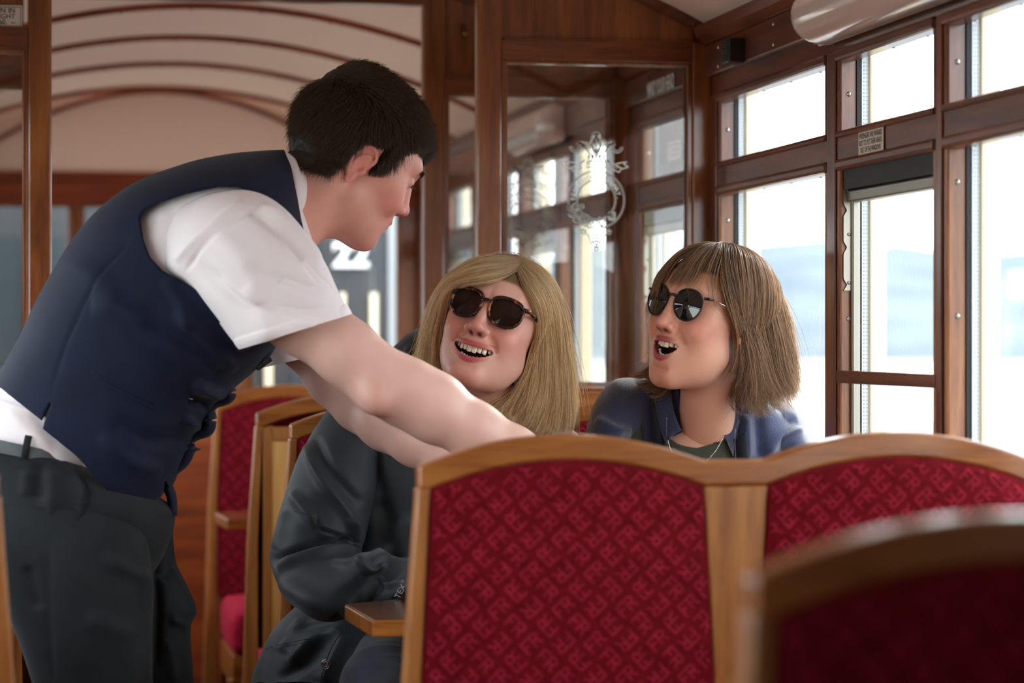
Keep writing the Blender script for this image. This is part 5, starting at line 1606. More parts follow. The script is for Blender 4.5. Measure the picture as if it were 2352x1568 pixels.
# ------------- waistcoat
V, Q = loft(torso_rows, 220, 260, 0.88, capends=False)
vf = [([(215, 700), (300, 720), (420, 800), (500, 850)], 16, .006), ([(330, 740), (420, 790), (500, 860)], 10, -.006), ([(400, 720), (470, 770), (540, 850)], 10, .005), ([(120, 900), (160, 780), (230, 640), (300, 560)], 3, -.0015),
      ([(260, 960), (340, 1010), (430, 1000)], 14, -.004), ([(230, 1000), (300, 1060), (370, 1080)], 12, .004), ([(440, 880), (490, 900), (530, 905)], 9, .012), ([(430, 920), (480, 935)], 8, -.010), ([(420, 960), (470, 990)], 8, .008),
      ([(120, 600), (200, 620), (280, 700)], 20, .003), ([(380, 640), (420, 700), (430, 760)], 10, .004), ([(500, 690), (540, 760), (560, 800)], 10, .005)]
V = folds(V, Q, vf, amt=1.5); V = V + vnormals(V, Q) * (noise3(V, 4.5, 2) * .0022)[:, None]
hem = [(-400, 840), (-10, 880), (96, 966), (129, 899), (99, 985), (175, 1046), (250, 1130), (305, 1193), (372, 1132), (374, 1100), (420, 1170), (380, 1500), (-400, 1500)]
arm_n_poly = [(322, 500), (333, 482), (370, 464), (430, 445), (500, 430), (545, 430), (600, 448), (650, 480), (690, 520), (700, 560), (650, 640), (560, 700), (480, 680), (425, 650), (375, 622), (345, 590), (330, 550)]
near = lambda q: (q[:, 2] < 3.95).astype(float)
V, Q = cut(V, Q, [arm_n_poly], near, 8)
far_ = lambda q: (q[:, 2] >= 3.95).astype(float)
V, Q = cut(V, Q, [arm_n_poly], far_, 8)
V, Q = cut(V, Q, [hem], None, 8)
V, Q = cut(V, Q, [[(655, 330), (668, 400), (680, 460), (687, 500), (700, 560), (716, 620), (760, 660), (800, 400), (760, 300)]], None, 8)
o = setp(np_mesh('waistcoat', V, Q, M['navy'], None), MAN)
md = o.modifiers.new('thickness', 'SOLIDIFY'); md.thickness = 0.003; md.offset = -1
# welt pocket, seam, buttons
def on_front(rows, px, py):
    """point on the near surface of the loft under a pixel (nearest of dense samples)"""
    q = to_px(WV); m = q[:, 2] < 3.96; i = np.argmin(((q[:, :2] - np.array([px, py])) ** 2).sum(1) + 1e6 * (~m)); return Vector(WV[i]), i
WV = V; WN = vnormals(V, Q)
b = MB()
pts = []
for k in range(15):
    t = k / 14; x, y = 213 + (352 - 213) * t, 852 + (925 - 852) * t; p, i = on_front(None, x, y); q_ = to_px([p])[0]; p2 = PD(x, y, q_[2] - 0.003); pts.append(p2)
b.tube(pts, 0.0016, 6); b.tube([p + Vector((0, 0, -0.008)) + RT * 0.001 for p in pts], 0.0013, 6)
setp(b.build('welt_pocket', M['navy'], None), MAN)
for (x, y) in ((498, 868), (438, 1006), (380, 1098), (470, 930)):
    b = MB(); p = PD(x, y, 3.925); b.ball(p, 0.0062, 12, 0, (0.55, 1, 1)); b.ball(p + RT * 0.0032, 0.003, 8, 0); setp(b.build('button', M['silver'], None), MAN)
# folded front edges of the waistcoat: soft rolls standing proud of the belly line
b = MB()
pl = [(630, 780), (604, 822), (566, 838), (520, 846), (503, 858), (514, 878), (528, 900), (520, 914), (494, 922), (478, 938), (482, 962), (476, 986), (450, 996), (432, 1010), (432, 1036), (420, 1060), (396, 1080), (374, 1094), (382, 1112), (394, 1140), (397, 1184)]
pp = bez([tuple(PD(x, y, 3.93)) for x, y in pl], 5); n = len(pp); b.tube(pp, [0.0105 * (0.35 + 0.65 * sin(pi * (0.06 + 0.88 * i / (n - 1))) ** .5) for i in range(n)], 12, flat=2.6, nref=tuple(UP))
setp(b.build('front_edge', M['navy'], None), MAN)
# black clip-on device at the chest
b = MB(); c = PD(600, 826, 3.93)
b.box(-0.014, 0.014, -0.006, 0.006, -0.011, 0.011); R_ = Matrix.Rotation(-YAW, 4, 'Z') @ Matrix.Rotation(radians(-35), 4, 'Y'); b.v = [tuple(c + (R_ @ Vector(v))) for v in b.v]
setp(b.build('clip_on_device', M['black_plastic'], None, bevel=0.002), MAN)
# ------------- trousers
tr = []
pel = [(-112, 1000, 205, 1072, 3.95, .158), (-100, 1060, 300, 1110, 3.95, .165), (-80, 1150, 392, 1165, 3.95, .172), (-50, 1250, 385, 1252, 3.95, .165), (10, 1350, 335, 1340, 3.95, .125), (90, 1440, 280, 1430, 3.95, .07)]
V, Q = loft(pel, 140, 80, 0.9); f_t = [([(125, 1040), (190, 1110), (185, 1180), (110, 1285)], 4, .005), ([(130, 1050), (200, 1115), (195, 1180)], 4, -.004), ([(120, 1080), (118, 1200)], 14, .005), ([(90, 1060), (95, 1150)], 8, -.004), ([(60, 1080), (60, 1140)], 8, .003)]
tr.append((folds(V, Q, f_t, amt=1.6), Q))
V, Q = loft([(-80, 1150, 330, 1180, 3.86, .085), (-40, 1260, 345, 1270, 3.85, .090), (15, 1400, 350, 1400, 3.84, .088), (72, 1568, 352, 1568, 3.83, .080), (120, 1839, 350, 1839, 3.82, .065), (160, 2200, 335, 2200, 3.84, .062), (165, 2560, 345, 2560, 3.86, .068)], 120, 160, 0.92)
f_l = [([(230, 1280), (330, 1330), (345, 1400)], 12, .006), ([(110, 1250), (112, 1400), (120, 1568)], 5, -.003), ([(330, 1300), (335, 1450), (335, 1568)], 7, .006), ([(200, 1420), (300, 1460)], 16, .004), ([(60, 1300), (90, 1400)], 10, -.006)]
tr.append((folds(V, Q, f_l), Q))
V, Q = loft([(180, 1140, 400, 1175, 4.05, .085), (215, 1280, 408, 1290, 4.06, .088), (235, 1400, 452, 1395, 4.06, .088), (250, 1450, 438, 1445, 4.06, .084), (260, 1568, 445, 1568, 4.06, .080), (290, 1839, 470, 1839, 4.06, .065), (310, 2200, 470, 2200, 4.08, .062), (310, 2560, 480, 2560, 4.10, .068)], 120, 160, 0.92)
f_r = [([(380, 1200), (420, 1330), (452, 1395)], 9, .006), ([(370, 1330), (410, 1290)], 9, -.008), ([(390, 1420), (440, 1440)], 8, .006), ([(385, 1470), (400, 1568)], 8, .005), ([(355, 1250), (362, 1400), (355, 1540)], 8, -.010)]
tr.append((folds(V, Q, f_r), Q))
off = 0; QQ = []; VV = []
for v_, q_ in tr: VV.append(v_ + vnormals(v_, q_) * (noise3(v_, 5, 6) * .002)[:, None]); QQ.append(q_ + off); off += len(v_)
setp(np_mesh('trousers', np.vstack(VV), np.vstack(QQ), M['trouser'], None), MAN)
V, Q = loft([(-116, 985, 196, 1052, 3.95, .160), (-112, 1003, 204, 1070, 3.95, .162), (-110, 1018, 212, 1082, 3.95, .162)], 100, 14, 0.9, capends=False); setp(np_mesh('waistband', V, Q, M['grey_belt'], None), MAN)
b = MB(); p0, p1 = PD(66, 1000, 3.789), PD(56, 1052, 3.786); b.tube([p0, (p0 + p1) / 2 - FW * .002, p1], .0055, 8, flat=0.35, nref=tuple(RT)); setp(b.build('belt_loop', M['trouser'], None), MAN)
for x, dd_ in ((255, 3.86), (400, 4.10)):
    b = MB(); p = PD(x, 2600, dd_); 
    b.grid(lambda u, v: (p.x - 0.09 + 0.30 * u, p.y + 0.048 * cos(pi * v) * (0.75 + 0.35 * sin(pi * min(1, u * 1.15))) * (1 if 0 < u < 1 else 0.02), 0.0 + (0.085 - 0.045 * u) * sin(pi * v) * (1 if 0 < u < 1 else 0.3)), 16, 12)
    b.box(p.x - 0.085, p.x + 0.20, p.y - 0.038, p.y + 0.038, 0.0, 0.012)
    setp(b.build('shoe', M['black_plastic'], None), MAN)
# ---------------------------------------------------------------- blonde woman
M['grey_print'] = plain('grey_print', srgb(170, 172, 178), 0.6)
BL = empty('person', (0.66, 4.45, 0)); tag(BL, 'laughing blonde woman in tortoiseshell sunglasses and dark waterproof jacket, seated', 'person')
Hb = Head(o=0.0140, smile=1.1, mw=0.0395, f=1, wide=1.03, sub=0.9, cheek=1.2, lip=0.85, mz=-0.0560, jowl=1, earz=-0.012, nw=1.22, foldd=1.6, neck=((0, -0.020, -0.06), (0, -0.030, -0.21)), nr=0.046, nose=0.9)
xb = frame_head(Vector((0, 0, 0)), radians(-17), radians(13), radians(16), 1.02)
br = xb @ Vector((0, 0.090, 0.018)); xb.translation = PD(1119, 701, 4.22) - br
Hb.neck = ((0, -0.022, -0.055), tuple(xb.inverted() @ PD(1102, 1010, 4.37)))
V, Q = mesh_sdf(Hb, (-0.10, -0.13, -0.22), (0.10, 0.13, 0.14), 0.0020)
C = head_colors(Hb, V, srgb(226, 176, 158)[:3], srgb(196, 100, 104)[:3], srgb(222, 128, 120)[:3])
root_w = np.clip((V[:, 2] - 0.062 - 0.02 * (np.abs(V[:, 0]) / 0.05) ** 2 * 0 + 0.25 * np.clip(np.abs(V[:, 0]) - 0.03, 0, 1)) / 0.006, 0, 1); root_w = np.maximum(root_w, np.clip((-V[:, 1] - 0.01) / 0.01, 0, 1) * (V[:, 2] > -0.07)); C = C * (1 - root_w[:, None]) + np.array(srgb(120, 96, 72)[:3]) * root_w[:, None]
def under_chin(V, C, xm): return C
parts = [(xfV(V, xb), Q, C)]
skin_b = srgb(222, 172, 154)[:3]
sR = PD(832, 985, 4.46); eR = PD(722, 1302, 4.37); wR = PD(985, 1346, 4.04)
sL = PD(1275, 1040, 4.50); eL = PD(1262, 1330, 4.40); wL = PD(1292, 1322, 4.12)
nb = PD(1102, 990, 4.37)
hR = hand_chains(wR, PD(1060, 1320, 3.94) - wR, Vector((0, 0, -1)), 0.88, 0.12, 1); hL = hand_chains(wL, PD(1200, 1318, 3.98) - wL, Vector((0, 0, -1)), 0.92, 0.15, -1)
pelv = PD(985, 1475, 4.44)
def torso_b(P):
    d = chain(P, [nb, PD(1095, 1080, 4.42), PD(1060, 1300, 4.46), pelv], [0.046, 0.085, 0.09, 0.10], 0.02)
    d = smin(d, chain(P, [sR, PD(1095, 1030, 4.42), sL], [0.05, 0.06, 0.05]), 0.04)
    for a, e, w, h in ((sR, eR, wR, hR), (sL, eL, wL, hL)): d = smin(d, chain(P, [a, e, (e + w) / 2 + Vector((0, 0.02, -0.012)), w], [0.036, 0.016, 0.012, 0.011]), 0.02); d = smin(d, hand_sdf(P, h), 0.005)
    for x0, x1 in ((930, 900), (1070, 1100)): d = smin(d, chain(P, [PD(x0, 1515, 4.38), PD(x1, 1590, 3.98), PD(x1, 2300, 3.98)], [0.075, 0.060, 0.045]), 0.03)
    return d
V, Q = mesh_sdf(torso_b, np.array(PD(690, 2300, 4.1)) * 0 + np.array([0.30, 3.70, 0.06]), (1.13, 4.68, 1.12), 0.0075)
parts.append((V, Q, np.tile(np.array(skin_b), (len(V), 1))))
def setb(o): return setp(o, BL)
setb(join_mesh('body', parts, M['skin'], None))
th = teeth(Hb, None, xb); setb(th)
g = sunglasses(Hb, xb, None, M['tortoise'], M['tortoise'], M['lens_brown'], w=0.0265, h=0.0228, thick=0.0026, sq=2.5, bridge_r=0.0032, arm_r=0.0028); g.parent = BL; g.matrix_parent_inverse = Matrix.Translation(-BL.location)
# trousers
def legs_b(P):
    d = None
    for x0, x1 in ((930, 890), (1070, 1110)):
        e = chain(P, [PD(x0, 1512, 4.37), PD(x1, 1582, 3.98), PD(x1, 2300, 3.98)], [0.080, 0.072, 0.058], 0.01); d = e if d is None else smin(d, e, 0.02)
    return d
V, Q = mesh_sdf(legs_b, (0.28, 3.8, 0.06), (0.98, 4.62, 0.82), 0.006)
V = folds(V, Q, [([(805, 1535 - 24 * k), (860, 1512 - 24 * k), (935, 1512 - 22 * k)], 4.5, .004) for k in range(-2, 3)]); setb(np_mesh('trousers', V, Q, M['slate'], None))
for x1 in (890, 1110):
    p = PD(x1, 2400, 3.98); b = MB(); b.grid(lambda u, v: (p.x + 0.045 * cos(pi * v) * (1 if 0 < u < 1 else .05), p.y + 0.07 - 0.25 * u, 0.002 + (0.09 - .05 * u) * sin(pi * v) * (1 if 0 < u < 1 else .3)), 12, 12); setb(b.build('shoe', M['black_plastic'], None))
# jacket: one shell for body and sleeves, image-shaped
JK = []
body_rows = [(975, 905, 1180, 1015, 4.40, .085), (905, 925, 1250, 1010, 4.43, .110), (812, 965, 1318, 1030, 4.44, .125), (775, 1080, 1322, 1090, 4.44, .135), (765, 1220, 1318, 1200, 4.44, .140), (728, 1340, 1305, 1330, 4.43, .145), (640, 1430, 1300, 1450, 4.41, .160), (596, 1510, 1300, 1530, 4.40, .170), (580, 1568, 1300, 1575, 4.40, .17)]
V, Q = loft(body_rows, 150, 150, 0.9)
fb = [([(820, 1000), (870, 1100), (880, 1200), (905, 1300)], 12, -.012), ([(800, 1045), (830, 1110), (840, 1190)], 8, .010), ([(935, 1180), (890, 1250), (850, 1300)], 9, .010), ([(905, 1010), (880, 1100), (872, 1160)], 16, .008), ([(640, 1480), (700, 1440), (770, 1430)], 5, -.004),
      ([(660, 1530), (720, 1470), (800, 1440)], 10, .010), ([(640, 1560), (700, 1520), (760, 1440)], 8, -.008), ([(800, 1450), (760, 1520), (740, 1568)], 10, .010), ([(620, 1420), (650, 1380), (690, 1370)], 8, .006), ([(700, 1420), (660, 1470), (650, 1500)], 6, .006)]
V = folds(V, Q, fb, amt=1.3); V = V + vnormals(V, Q) * (noise3(V, 6, 21) * .0035)[:, None]
V, Q = cut(V, Q, [[(1095, 900), (1060, 1005), (1085, 1200), (1120, 1200), (1180, 1000), (1180, 900)]], lambda q: (q[:, 2] < 4.40).astype(float), 8)
JK.append((V, Q))
slr = [(858, 905, 935, 1065, 4.43, .085), (768, 930, 905, 1080, 4.42, .092), (706, 1010, 872, 1150, 4.38, .092), (660, 1120, 840, 1230, 4.35, .088), (628, 1225, 830, 1265, 4.33, .085), (622, 1290, 858, 1275, 4.30, .084), (640, 1345, 868, 1258, 4.26, .080), (690, 1405, 885, 1262, 4.20, .074), (760, 1428, 905, 1275, 4.20, .068), (850, 1396, 930, 1284, 4.175, .062), (925, 1366, 990, 1282, 4.09, .062), (990, 1360, 1040, 1294, 4.03, .056)]
V, Q = loft(slr, 150, 200, 0.92, capends=False)
fs_ = [([(622, 1290), (690, 1262), (760, 1248), (800, 1245)], 7, -.016), ([(640, 1300), (700, 1285), (790, 1262), (850, 1275)], 9, .012), ([(700, 1020), (735, 1100), (790, 1170), (822, 1230)], 7, .010), ([(720, 1000), (760, 1080), (830, 1160)], 8, -.008),
       ([(665, 1130), (700, 1170), (740, 1215), (790, 1235)], 9, .008), ([(725, 1180), (735, 1215), (780, 1232), (815, 1245)], 4, -.006), ([(800, 1190), (812, 1230), (815, 1245)], 5, .010), ([(640, 1340), (700, 1370), (760, 1392), (830, 1380)], 14, .008),
       ([(760, 1290), (800, 1300), (850, 1290)], 6, .006), ([(820, 1285), (845, 1308), (890, 1300)], 5, .009), ([(872, 1325), (895, 1345), (925, 1330)], 4, .008), ([(850, 1400), (870, 1350), (930, 1310)], 6, -.006), ([(650, 1170), (640, 1220), (628, 1260)], 9, .006), ([(760, 1420), (775, 1400), (780, 1428)], 4, -.006)]
V = folds(V, Q, fs_, amt=1.3); V = V + vnormals(V, Q) * (noise3(V, 8, 5) * .0022)[:, None]; JK.append((V, Q))
V, Q = loft([(1210, 950, 1290, 1090, 4.47, .085), (1200, 1030, 1322, 1110, 4.46, .09), (1195, 1150, 1328, 1180, 4.44, .088), (1200, 1280, 1325, 1330, 4.40, .084), (1225, 1285, 1318, 1370, 4.28, .07), (1225, 1285, 1305, 1350, 4.15, .042)], 90, 90, 0.92, capends=False); JK.append((V, Q))
off = 0; QQ = []
for v_, q_ in JK: QQ.append(q_ + off); off += len(v_)
jk = setb(np_mesh('jacket', np.vstack([a for a, _ in JK]), np.vstack(QQ), M['shell'], None))
# hood and collar
V, Q = loft([(893, 805, 935, 850, 4.50, .03), (910, 790, 985, 905, 4.50, .06), (940, 764, 1080, 925, 4.50, .075), (985, 752, 1180, 930, 4.52, .075), (1060, 790, 1270, 950, 4.52, .07), (1180, 880, 1330, 1000, 4.52, .05)], 70, 60, 0.9)
V = folds(V, Q, [([(930, 800), (960, 830), (990, 860)], 9, .008)]); setb(np_mesh('hood', V, Q, M['shell_black'], None))
for pl, r_ in (([(1168, 905), (1176, 960), (1172, 1010)], 0.016), ([(1182, 890), (1200, 950), (1215, 1020)], 0.022), ([(1000, 880), (1020, 930), (1050, 1000)], 0.02)):
    b = MB(); pp = bez([tuple(PD(x, y, 4.33)) for x, y in pl], 6); b.tube(pp, r_, 12, 0, flat=0.55); setb(b.build('collar_edge', M['shell_black'], None))
b = MB(); c = PD(1256, 1000, 4.30); b.tube([c, c + Vector((0.004, -.004, .006))], [.008, .006], 12); setb(b.build('snap_toggle', M['grey_belt'], None))
# seams, press stud, printed sleeve mark
WVb = np.vstack([a for a, _ in JK]); qb = to_px(WVb)
def surf_d(x, y, rad=9):
    m = (np.abs(qb[:, 0] - x) < rad) & (np.abs(qb[:, 1] - y) < rad)
    return qb[m, 2].min() if m.any() else 4.3
def seam(pl, r=0.0008, name='seam', mat=None, lift=0.0012):
    b = MB(); pp = [p[:2] for p in bez([(*p, 0) for p in pl], 6)]; b.tube([PD(x, y, surf_d(x, y) - lift) for x, y in pp], r, 5); return setb(b.build(name, mat or M['shell_black'], None))
seam([(676, 1174), (692, 1176), (722, 1190), (735, 1205), (790, 1225), (815, 1245)])
seam([(612, 1490), (630, 1484), (650, 1478), (712, 1466)]); seam([(735, 1568), (745, 1530), (765, 1480), (790, 1445)])
b = MB(); c = PD(748, 1525, surf_d(748, 1525) - 0.002)
for r1 in (0.0062, 0.0035): b.tube([c + RT * (r1 * cos(2 * pi * i / 20)) + UP * (r1 * 1.2 * sin(2 * pi * i / 20)) for i in range(20)], 0.0011, 6, closed=True)
setb(b.build('press_stud', M['silver'], None))
b = MB(); vs, fs = text_mesh('TEX', 0.0135, xs=0.95, bold=0.0001); vs2, fs2 = text_mesh('®', 0.007)
c = PD(920, 1358, surf_d(915, 1362, 12) - 0.0035); ax = (PD(930, 1338, 4.0) - PD(912, 1374, 4.0)).normalized(); ay = FW.cross(ax) * -1; ay = ax.cross(FW) * -1
ay = (PD(915, 1350, 4) - PD(930, 1358, 4)).normalized(); ay = (ay - ax * ay.dot(ax)).normalized()
b.add([c + ax * x + ay * y for x, y, z in vs], fs); b.add([c + ax * (x + 0.016) + ay * (y + .004) for x, y, z in vs2], fs2); setb(b.build('sleeve_lettering', M['grey_print'], None, fix=False))

# hair
d0 = 4.30
Lg = [[(1188, 622, -.03), (1152, 634, -.07), (1108, 645, -.085), (1062, 650, -.065), (1032, 664, -.045), (1014, 708, -.03), (1002, 765, -.02), (1004, 830, -.02)],
      [(1188, 617, -.02), (1135, 620, -.06), (1075, 632, -.06), (1026, 665, -.04), (1008, 745, -.02), (992, 800, -.01), (990, 850, -.01), (1005, 890, -.02)],
      [(1185, 610, -.01), (1120, 606, -.04), (1060, 625, -.035), (1015, 680, -.02), (992, 745, 0), (978, 800, .01), (976, 850, .01), (990, 890, 0)],
      [(1180, 600, .02), (1110, 594, 0), (1050, 622, .0), (1005, 690, .02), (985, 750, .03), (975, 810, .04), (968, 855, .05), (970, 880, .05)]]
Lin = [[(1100, 620, .06), (1040, 660, .06), (1020, 740, .05), (1015, 800, .05), (1010, 850, .03), (1030, 890, .02), (1040, 930, .0), (1045, 960, .0)],
       [(1080, 630, .08), (1020, 680, .07), (1000, 760, .06), (985, 830, .05), (960, 862, .03), (985, 880, .0), (1015, 900, -.01), (1035, 940, .0)],
       [(1060, 640, .08), (1010, 700, .08), (985, 780, .07), (960, 840, .06), (940, 850, .05), (960, 858, .03), (1000, 870, .01), (1030, 900, .0)]]
Rg = [[(1190, 625, -.03), (1204, 650, -.060), (1218, 690, -.058), (1226, 750, -.04), (1222, 820, -.03), (1212, 880, -.03), (1190, 930, -.03), (1165, 962, -.03)],
      [(1192, 618, -.02), (1222, 645, -.05), (1245, 700, -.045), (1252, 780, -.03), (1248, 860, -.02), (1240, 930, -.02), (1222, 975, -.03), (1200, 990, -.03)],
      [(1194, 610, -.01), (1240, 645, -.03), (1270, 710, -.025), (1280, 800, -.01), (1280, 880, -.01), (1275, 940, -.01), (1262, 985, -.01), (1240, 1000, -.02)],
      [(1192, 602, .01), (1248, 636, .0), (1286, 715, .0), (1300, 810, .01), (1306, 890, .01), (1306, 945, .01), (1300, 985, .01), (1280, 1002, .0)],
      [(1180, 597, .03), (1240, 625, .03), (1280, 690, .03), (1300, 790, .04), (1308, 870, .04), (1310, 930, .04), (1312, 965, .03), (1308, 985, .03)]]
Rin = [[(1200, 660, .02), (1225, 740, .0), (1225, 820, .01), (1205, 880, .0), (1175, 925, -.02), (1160, 955, -.03), (1178, 975, -.04), (1200, 985, -.04)],
       [(1215, 660, .03), (1240, 760, .02), (1240, 850, .02), (1215, 910, .0), (1170, 945, -.02), (1148, 965, -.03), (1160, 985, -.04), (1190, 992, -.04)],
       [(1225, 670, .05), (1255, 780, .05), (1262, 870, .05), (1250, 940, .03), (1225, 980, .01), (1200, 990, .0), (1185, 985, -.01), (1190, 970, -.01)]]
Bk = [[(1180, 600, .05), (1110, 600, .08), (1040, 680, .12), (1010, 780, .13), (1000, 880, .12), (1010, 930, .10), (1020, 950, .1), (1030, 960, .1)],
      [(1180, 600, .06), (1150, 620, .14), (1120, 720, .17), (1110, 820, .17), (1110, 900, .15), (1110, 940, .13), (1110, 960, .12), (1110, 970, .12)],
      [(1185, 600, .06), (1210, 630, .13), (1230, 730, .15), (1240, 830, .15), (1240, 920, .13), (1240, 960, .12), (1240, 980, .11), (1240, 990, .11)],
      [(1185, 600, .04), (1250, 640, .07), (1290, 740, .09), (1303, 840, .09), (1306, 920, .08), (1306, 960, .07), (1306, 980, .07), (1306, 990, .07)]]
S = guide_hair([(Lg, 5600, .0034, .006, 1.1), (Lin, 3400, .0055, .010, 1.5), (Rg, 9500, .0040, .0065, 1.0), (Rin, 3600, .0065, .011, 1.3), (Bk, 4200, .006, .006, .9)], 26, 3, d0)
S = push_out(S, Hb, xb, 0.002, 0.014, 4)
HB = hair_mat('blonde_hair', srgb(192, 152, 100), srgb(255, 240, 200), 0.32, srgb(176, 148, 114))
setb(hair_object('hair', S, 0.00032, HB, None))
# ---------------------------------------------------------------- brown-haired woman
BR = empty('person', (1.02, 4.45, 0)); tag(BR, 'laughing brown-haired woman in round dark sunglasses and navy fleece, seated by the window', 'person')
Hr = Head(o=0.0170, smile=0.65, mw=0.0285, f=1, jawdrop=0.008, wide=1.0, sub=0.9, chinback=0.010, jowl=1, earz=-0.014, cheek=0.8, lip=0.92, neck=((0, -0.020, -0.06), (0, -0.035, -0.21)), nr=0.049, nose=0.9)
xr = frame_head(Vector((0, 0, 0)), radians(-47), radians(3), radians(12), 1.03)
br = xr @ Vector((0, 0.090, 0.018)); xr.translation = PD(1549, 688, 4.24) - br
Hr.neck = ((0, -0.022, -0.055), tuple(xr.inverted() @ PD(1622, 1000, 4.38))); Hr.nr = 0.044
V, Q = mesh_sdf(Hr, (-0.10, -0.13, -0.22), (0.10, 0.13, 0.14), 0.0020)
C = head_colors(Hr, V, srgb(222, 168, 142)[:3], srgb(176, 88, 92)[:3], srgb(218, 128, 114)[:3])
root_w = np.clip((V[:, 2] - 0.066) / 0.006, 0, 1); root_w = np.maximum(root_w, np.clip((-V[:, 1] - 0.018) / 0.01, 0, 1) * (V[:, 2] > -0.07)); C = C * (1 - root_w[:, None]) + np.array(srgb(84, 62, 48)[:3]) * root_w[:, None]
for mx_, my_, mz_ in ((0.050, 0.055, -0.045), (0.045, 0.055, -0.075), (0.058, 0.035, -0.06)):
    dd = np.linalg.norm((V - np.array([mx_, my_, mz_])) * np.array([0.15, 1, 1]), axis=1); w_ = np.clip(1.6 - dd / 0.0011, 0, 1) * (V[:, 0] > 0); C = C * (1 - .5 * w_[:, None]) + np.array(srgb(130, 76, 60)[:3]) * .5 * w_[:, None]
parts = [(xfV(V, xr), Q, C)]
skin_r = srgb(220, 168, 144)[:3]
sR2, sL2 = PD(1435, 985, 4.42), PD(1775, 1020, 4.50)
eR2, wR2 = PD(1400, 1260, 4.36), PD(1480, 1306, 4.14); eL2, wL2 = PD(1830, 1290, 4.42), PD(1700, 1306, 4.14)
nr_ = PD(1622, 985, 4.40)
hR2 = hand_chains(wR2, PD(1540, 1290, 3.98) - wR2, Vector((0, 0, -1)), 0.92, 0.15, 1); hL2 = hand_chains(wL2, PD(1620, 1290, 3.98) - wL2, Vector((0, 0, -1)), 0.92, 0.15, -1)
def torso_r(P):
    d = chain(P, [PD(1622, 940, 4.39), nr_, PD(1615, 1060, 4.44), PD(1610, 1300, 4.45), PD(1600, 1475, 4.44)], [0.044, 0.050, 0.086, 0.09, 0.10], 0.02)
    d = smin(d, chain(P, [sR2, PD(1600, 1035, 4.43), sL2], [0.045, 0.055, 0.045]), 0.045)
    d = smin(d, ell(P, PD(1600, 1060, 4.38), (0.085, 0.05, 0.05)), 0.03)
    for a, e, w, h in ((sR2, eR2, wR2, hR2), (sL2, eL2, wL2, hL2)): d = smin(d, chain(P, [a, e, w], [0.040, 0.030, 0.022]), 0.02); d = smin(d, hand_sdf(P, h), 0.015)
    for x0, x1 in ((1530, 1490), (1680, 1700)): d = smin(d, chain(P, [PD(x0, 1515, 4.38), PD(x1, 1590, 3.98), PD(x1, 2300, 3.98)], [0.075, 0.060, 0.045]), 0.03)
    return d
V, Q = mesh_sdf(torso_r, (0.70, 3.70, 0.06), (1.262, 4.68, 1.20), 0.0062)
# olive t-shirt taken from the same surface
q = to_px(V)
parts.append((V, Q, np.tile(np.array(skin_r), (len(V), 1))))
def setr(o): return setp(o, BR)
setr(join_mesh('body', parts, M['skin'], None)); setr(teeth(Hr, None, xr, drop=-0.001))
g = sunglasses(Hr, xr, None, M['gloss_black'], M['silver'], M['lens_grey'], w=0.0250, h=0.0245, thick=0.0015, sq=2.05, arm_r=0.0014); g.parent = BR; g.matrix_parent_inverse = Matrix.Translation(-BR.location)
# t-shirt
cenz = V[Q].mean(1); qc = to_px(cenz)
kp = (cenz[:, 1] > 4.1) & (cenz[:, 2] < 1.08) & (cenz[:, 2] > 0.62) & (qc[:, 0] > 1440) & (qc[:, 0] < 1760)
neckline = [(1500, 960), (1535, 1005), (1560, 1022), (1600, 1030), (1635, 1020), (1668, 998), (1720, 960), (1720, 700), (1500, 700)]
Vt = V + vnormals(V, Q) * 0.004; V2, Q2 = prune(Vt, Q, kp); V2, Q2 = cut(V2, Q2, [neckline], None, 10)
o = setr(np_mesh('t_shirt', V2, Q2, M['olive'], None)); md = o.modifiers.new('thickness', 'SOLIDIFY'); md.thickness = 0.002; md.offset = 1
# jeans
def legs_r(P):
    d = None
    for x0, x1 in ((1530, 1490), (1680, 1700)):
        e = chain(P, [PD(x0, 1512, 4.37), PD(x1, 1582, 3.98), PD(x1, 2300, 3.98)], [0.080, 0.072, 0.058], 0.01); d = e if d is None else smin(d, e, 0.02)
    return d
V, Q = mesh_sdf(legs_r, (0.70, 3.8, 0.06), (1.262, 4.62, 0.80), 0.008); setr(np_mesh('trousers', V, Q, M['slate'], None))
# fleece
FL = []
rows = [(1548, 880, 1690, 905, 4.44, .075), (1480, 868, 1760, 925, 4.46, .095), (1415, 880, 1810, 955, 4.47, .110), (1385, 940, 1825, 1010, 4.47, .118), (1395, 1060, 1820, 1080, 4.47, .125), (1400, 1300, 1815, 1310, 4.46, .13), (1400, 1545, 1800, 1545, 4.42, .14)]
V, Q = loft(rows, 150, 130, 0.9); V = folds(V, Q, [([(1470, 880), (1490, 940), (1500, 1040)], 10, .006), ([(1440, 1000), (1470, 1030), (1500, 1040)], 7, -.005), ([(1740, 930), (1745, 990), (1750, 1060)], 8, -.006), ([(1710, 950), (1715, 1060)], 8, .007), ([(1690, 960), (1692, 1060)], 5, -.004), ([(1760, 1050), (1790, 1000), (1830, 970)], 9, .005)], amt=1.5)
V, Q = cut(V, Q, [[(1556, 860), (1562, 930), (1566, 985), (1566, 1010), (1530, 1035), (1505, 1300), (1700, 1300), (1682, 1060), (1676, 1015), (1650, 980), (1640, 940), (1668, 915), (1700, 860)]], lambda q: (q[:, 2] < 4.46).astype(float), 10)
FL.append((V, Q))
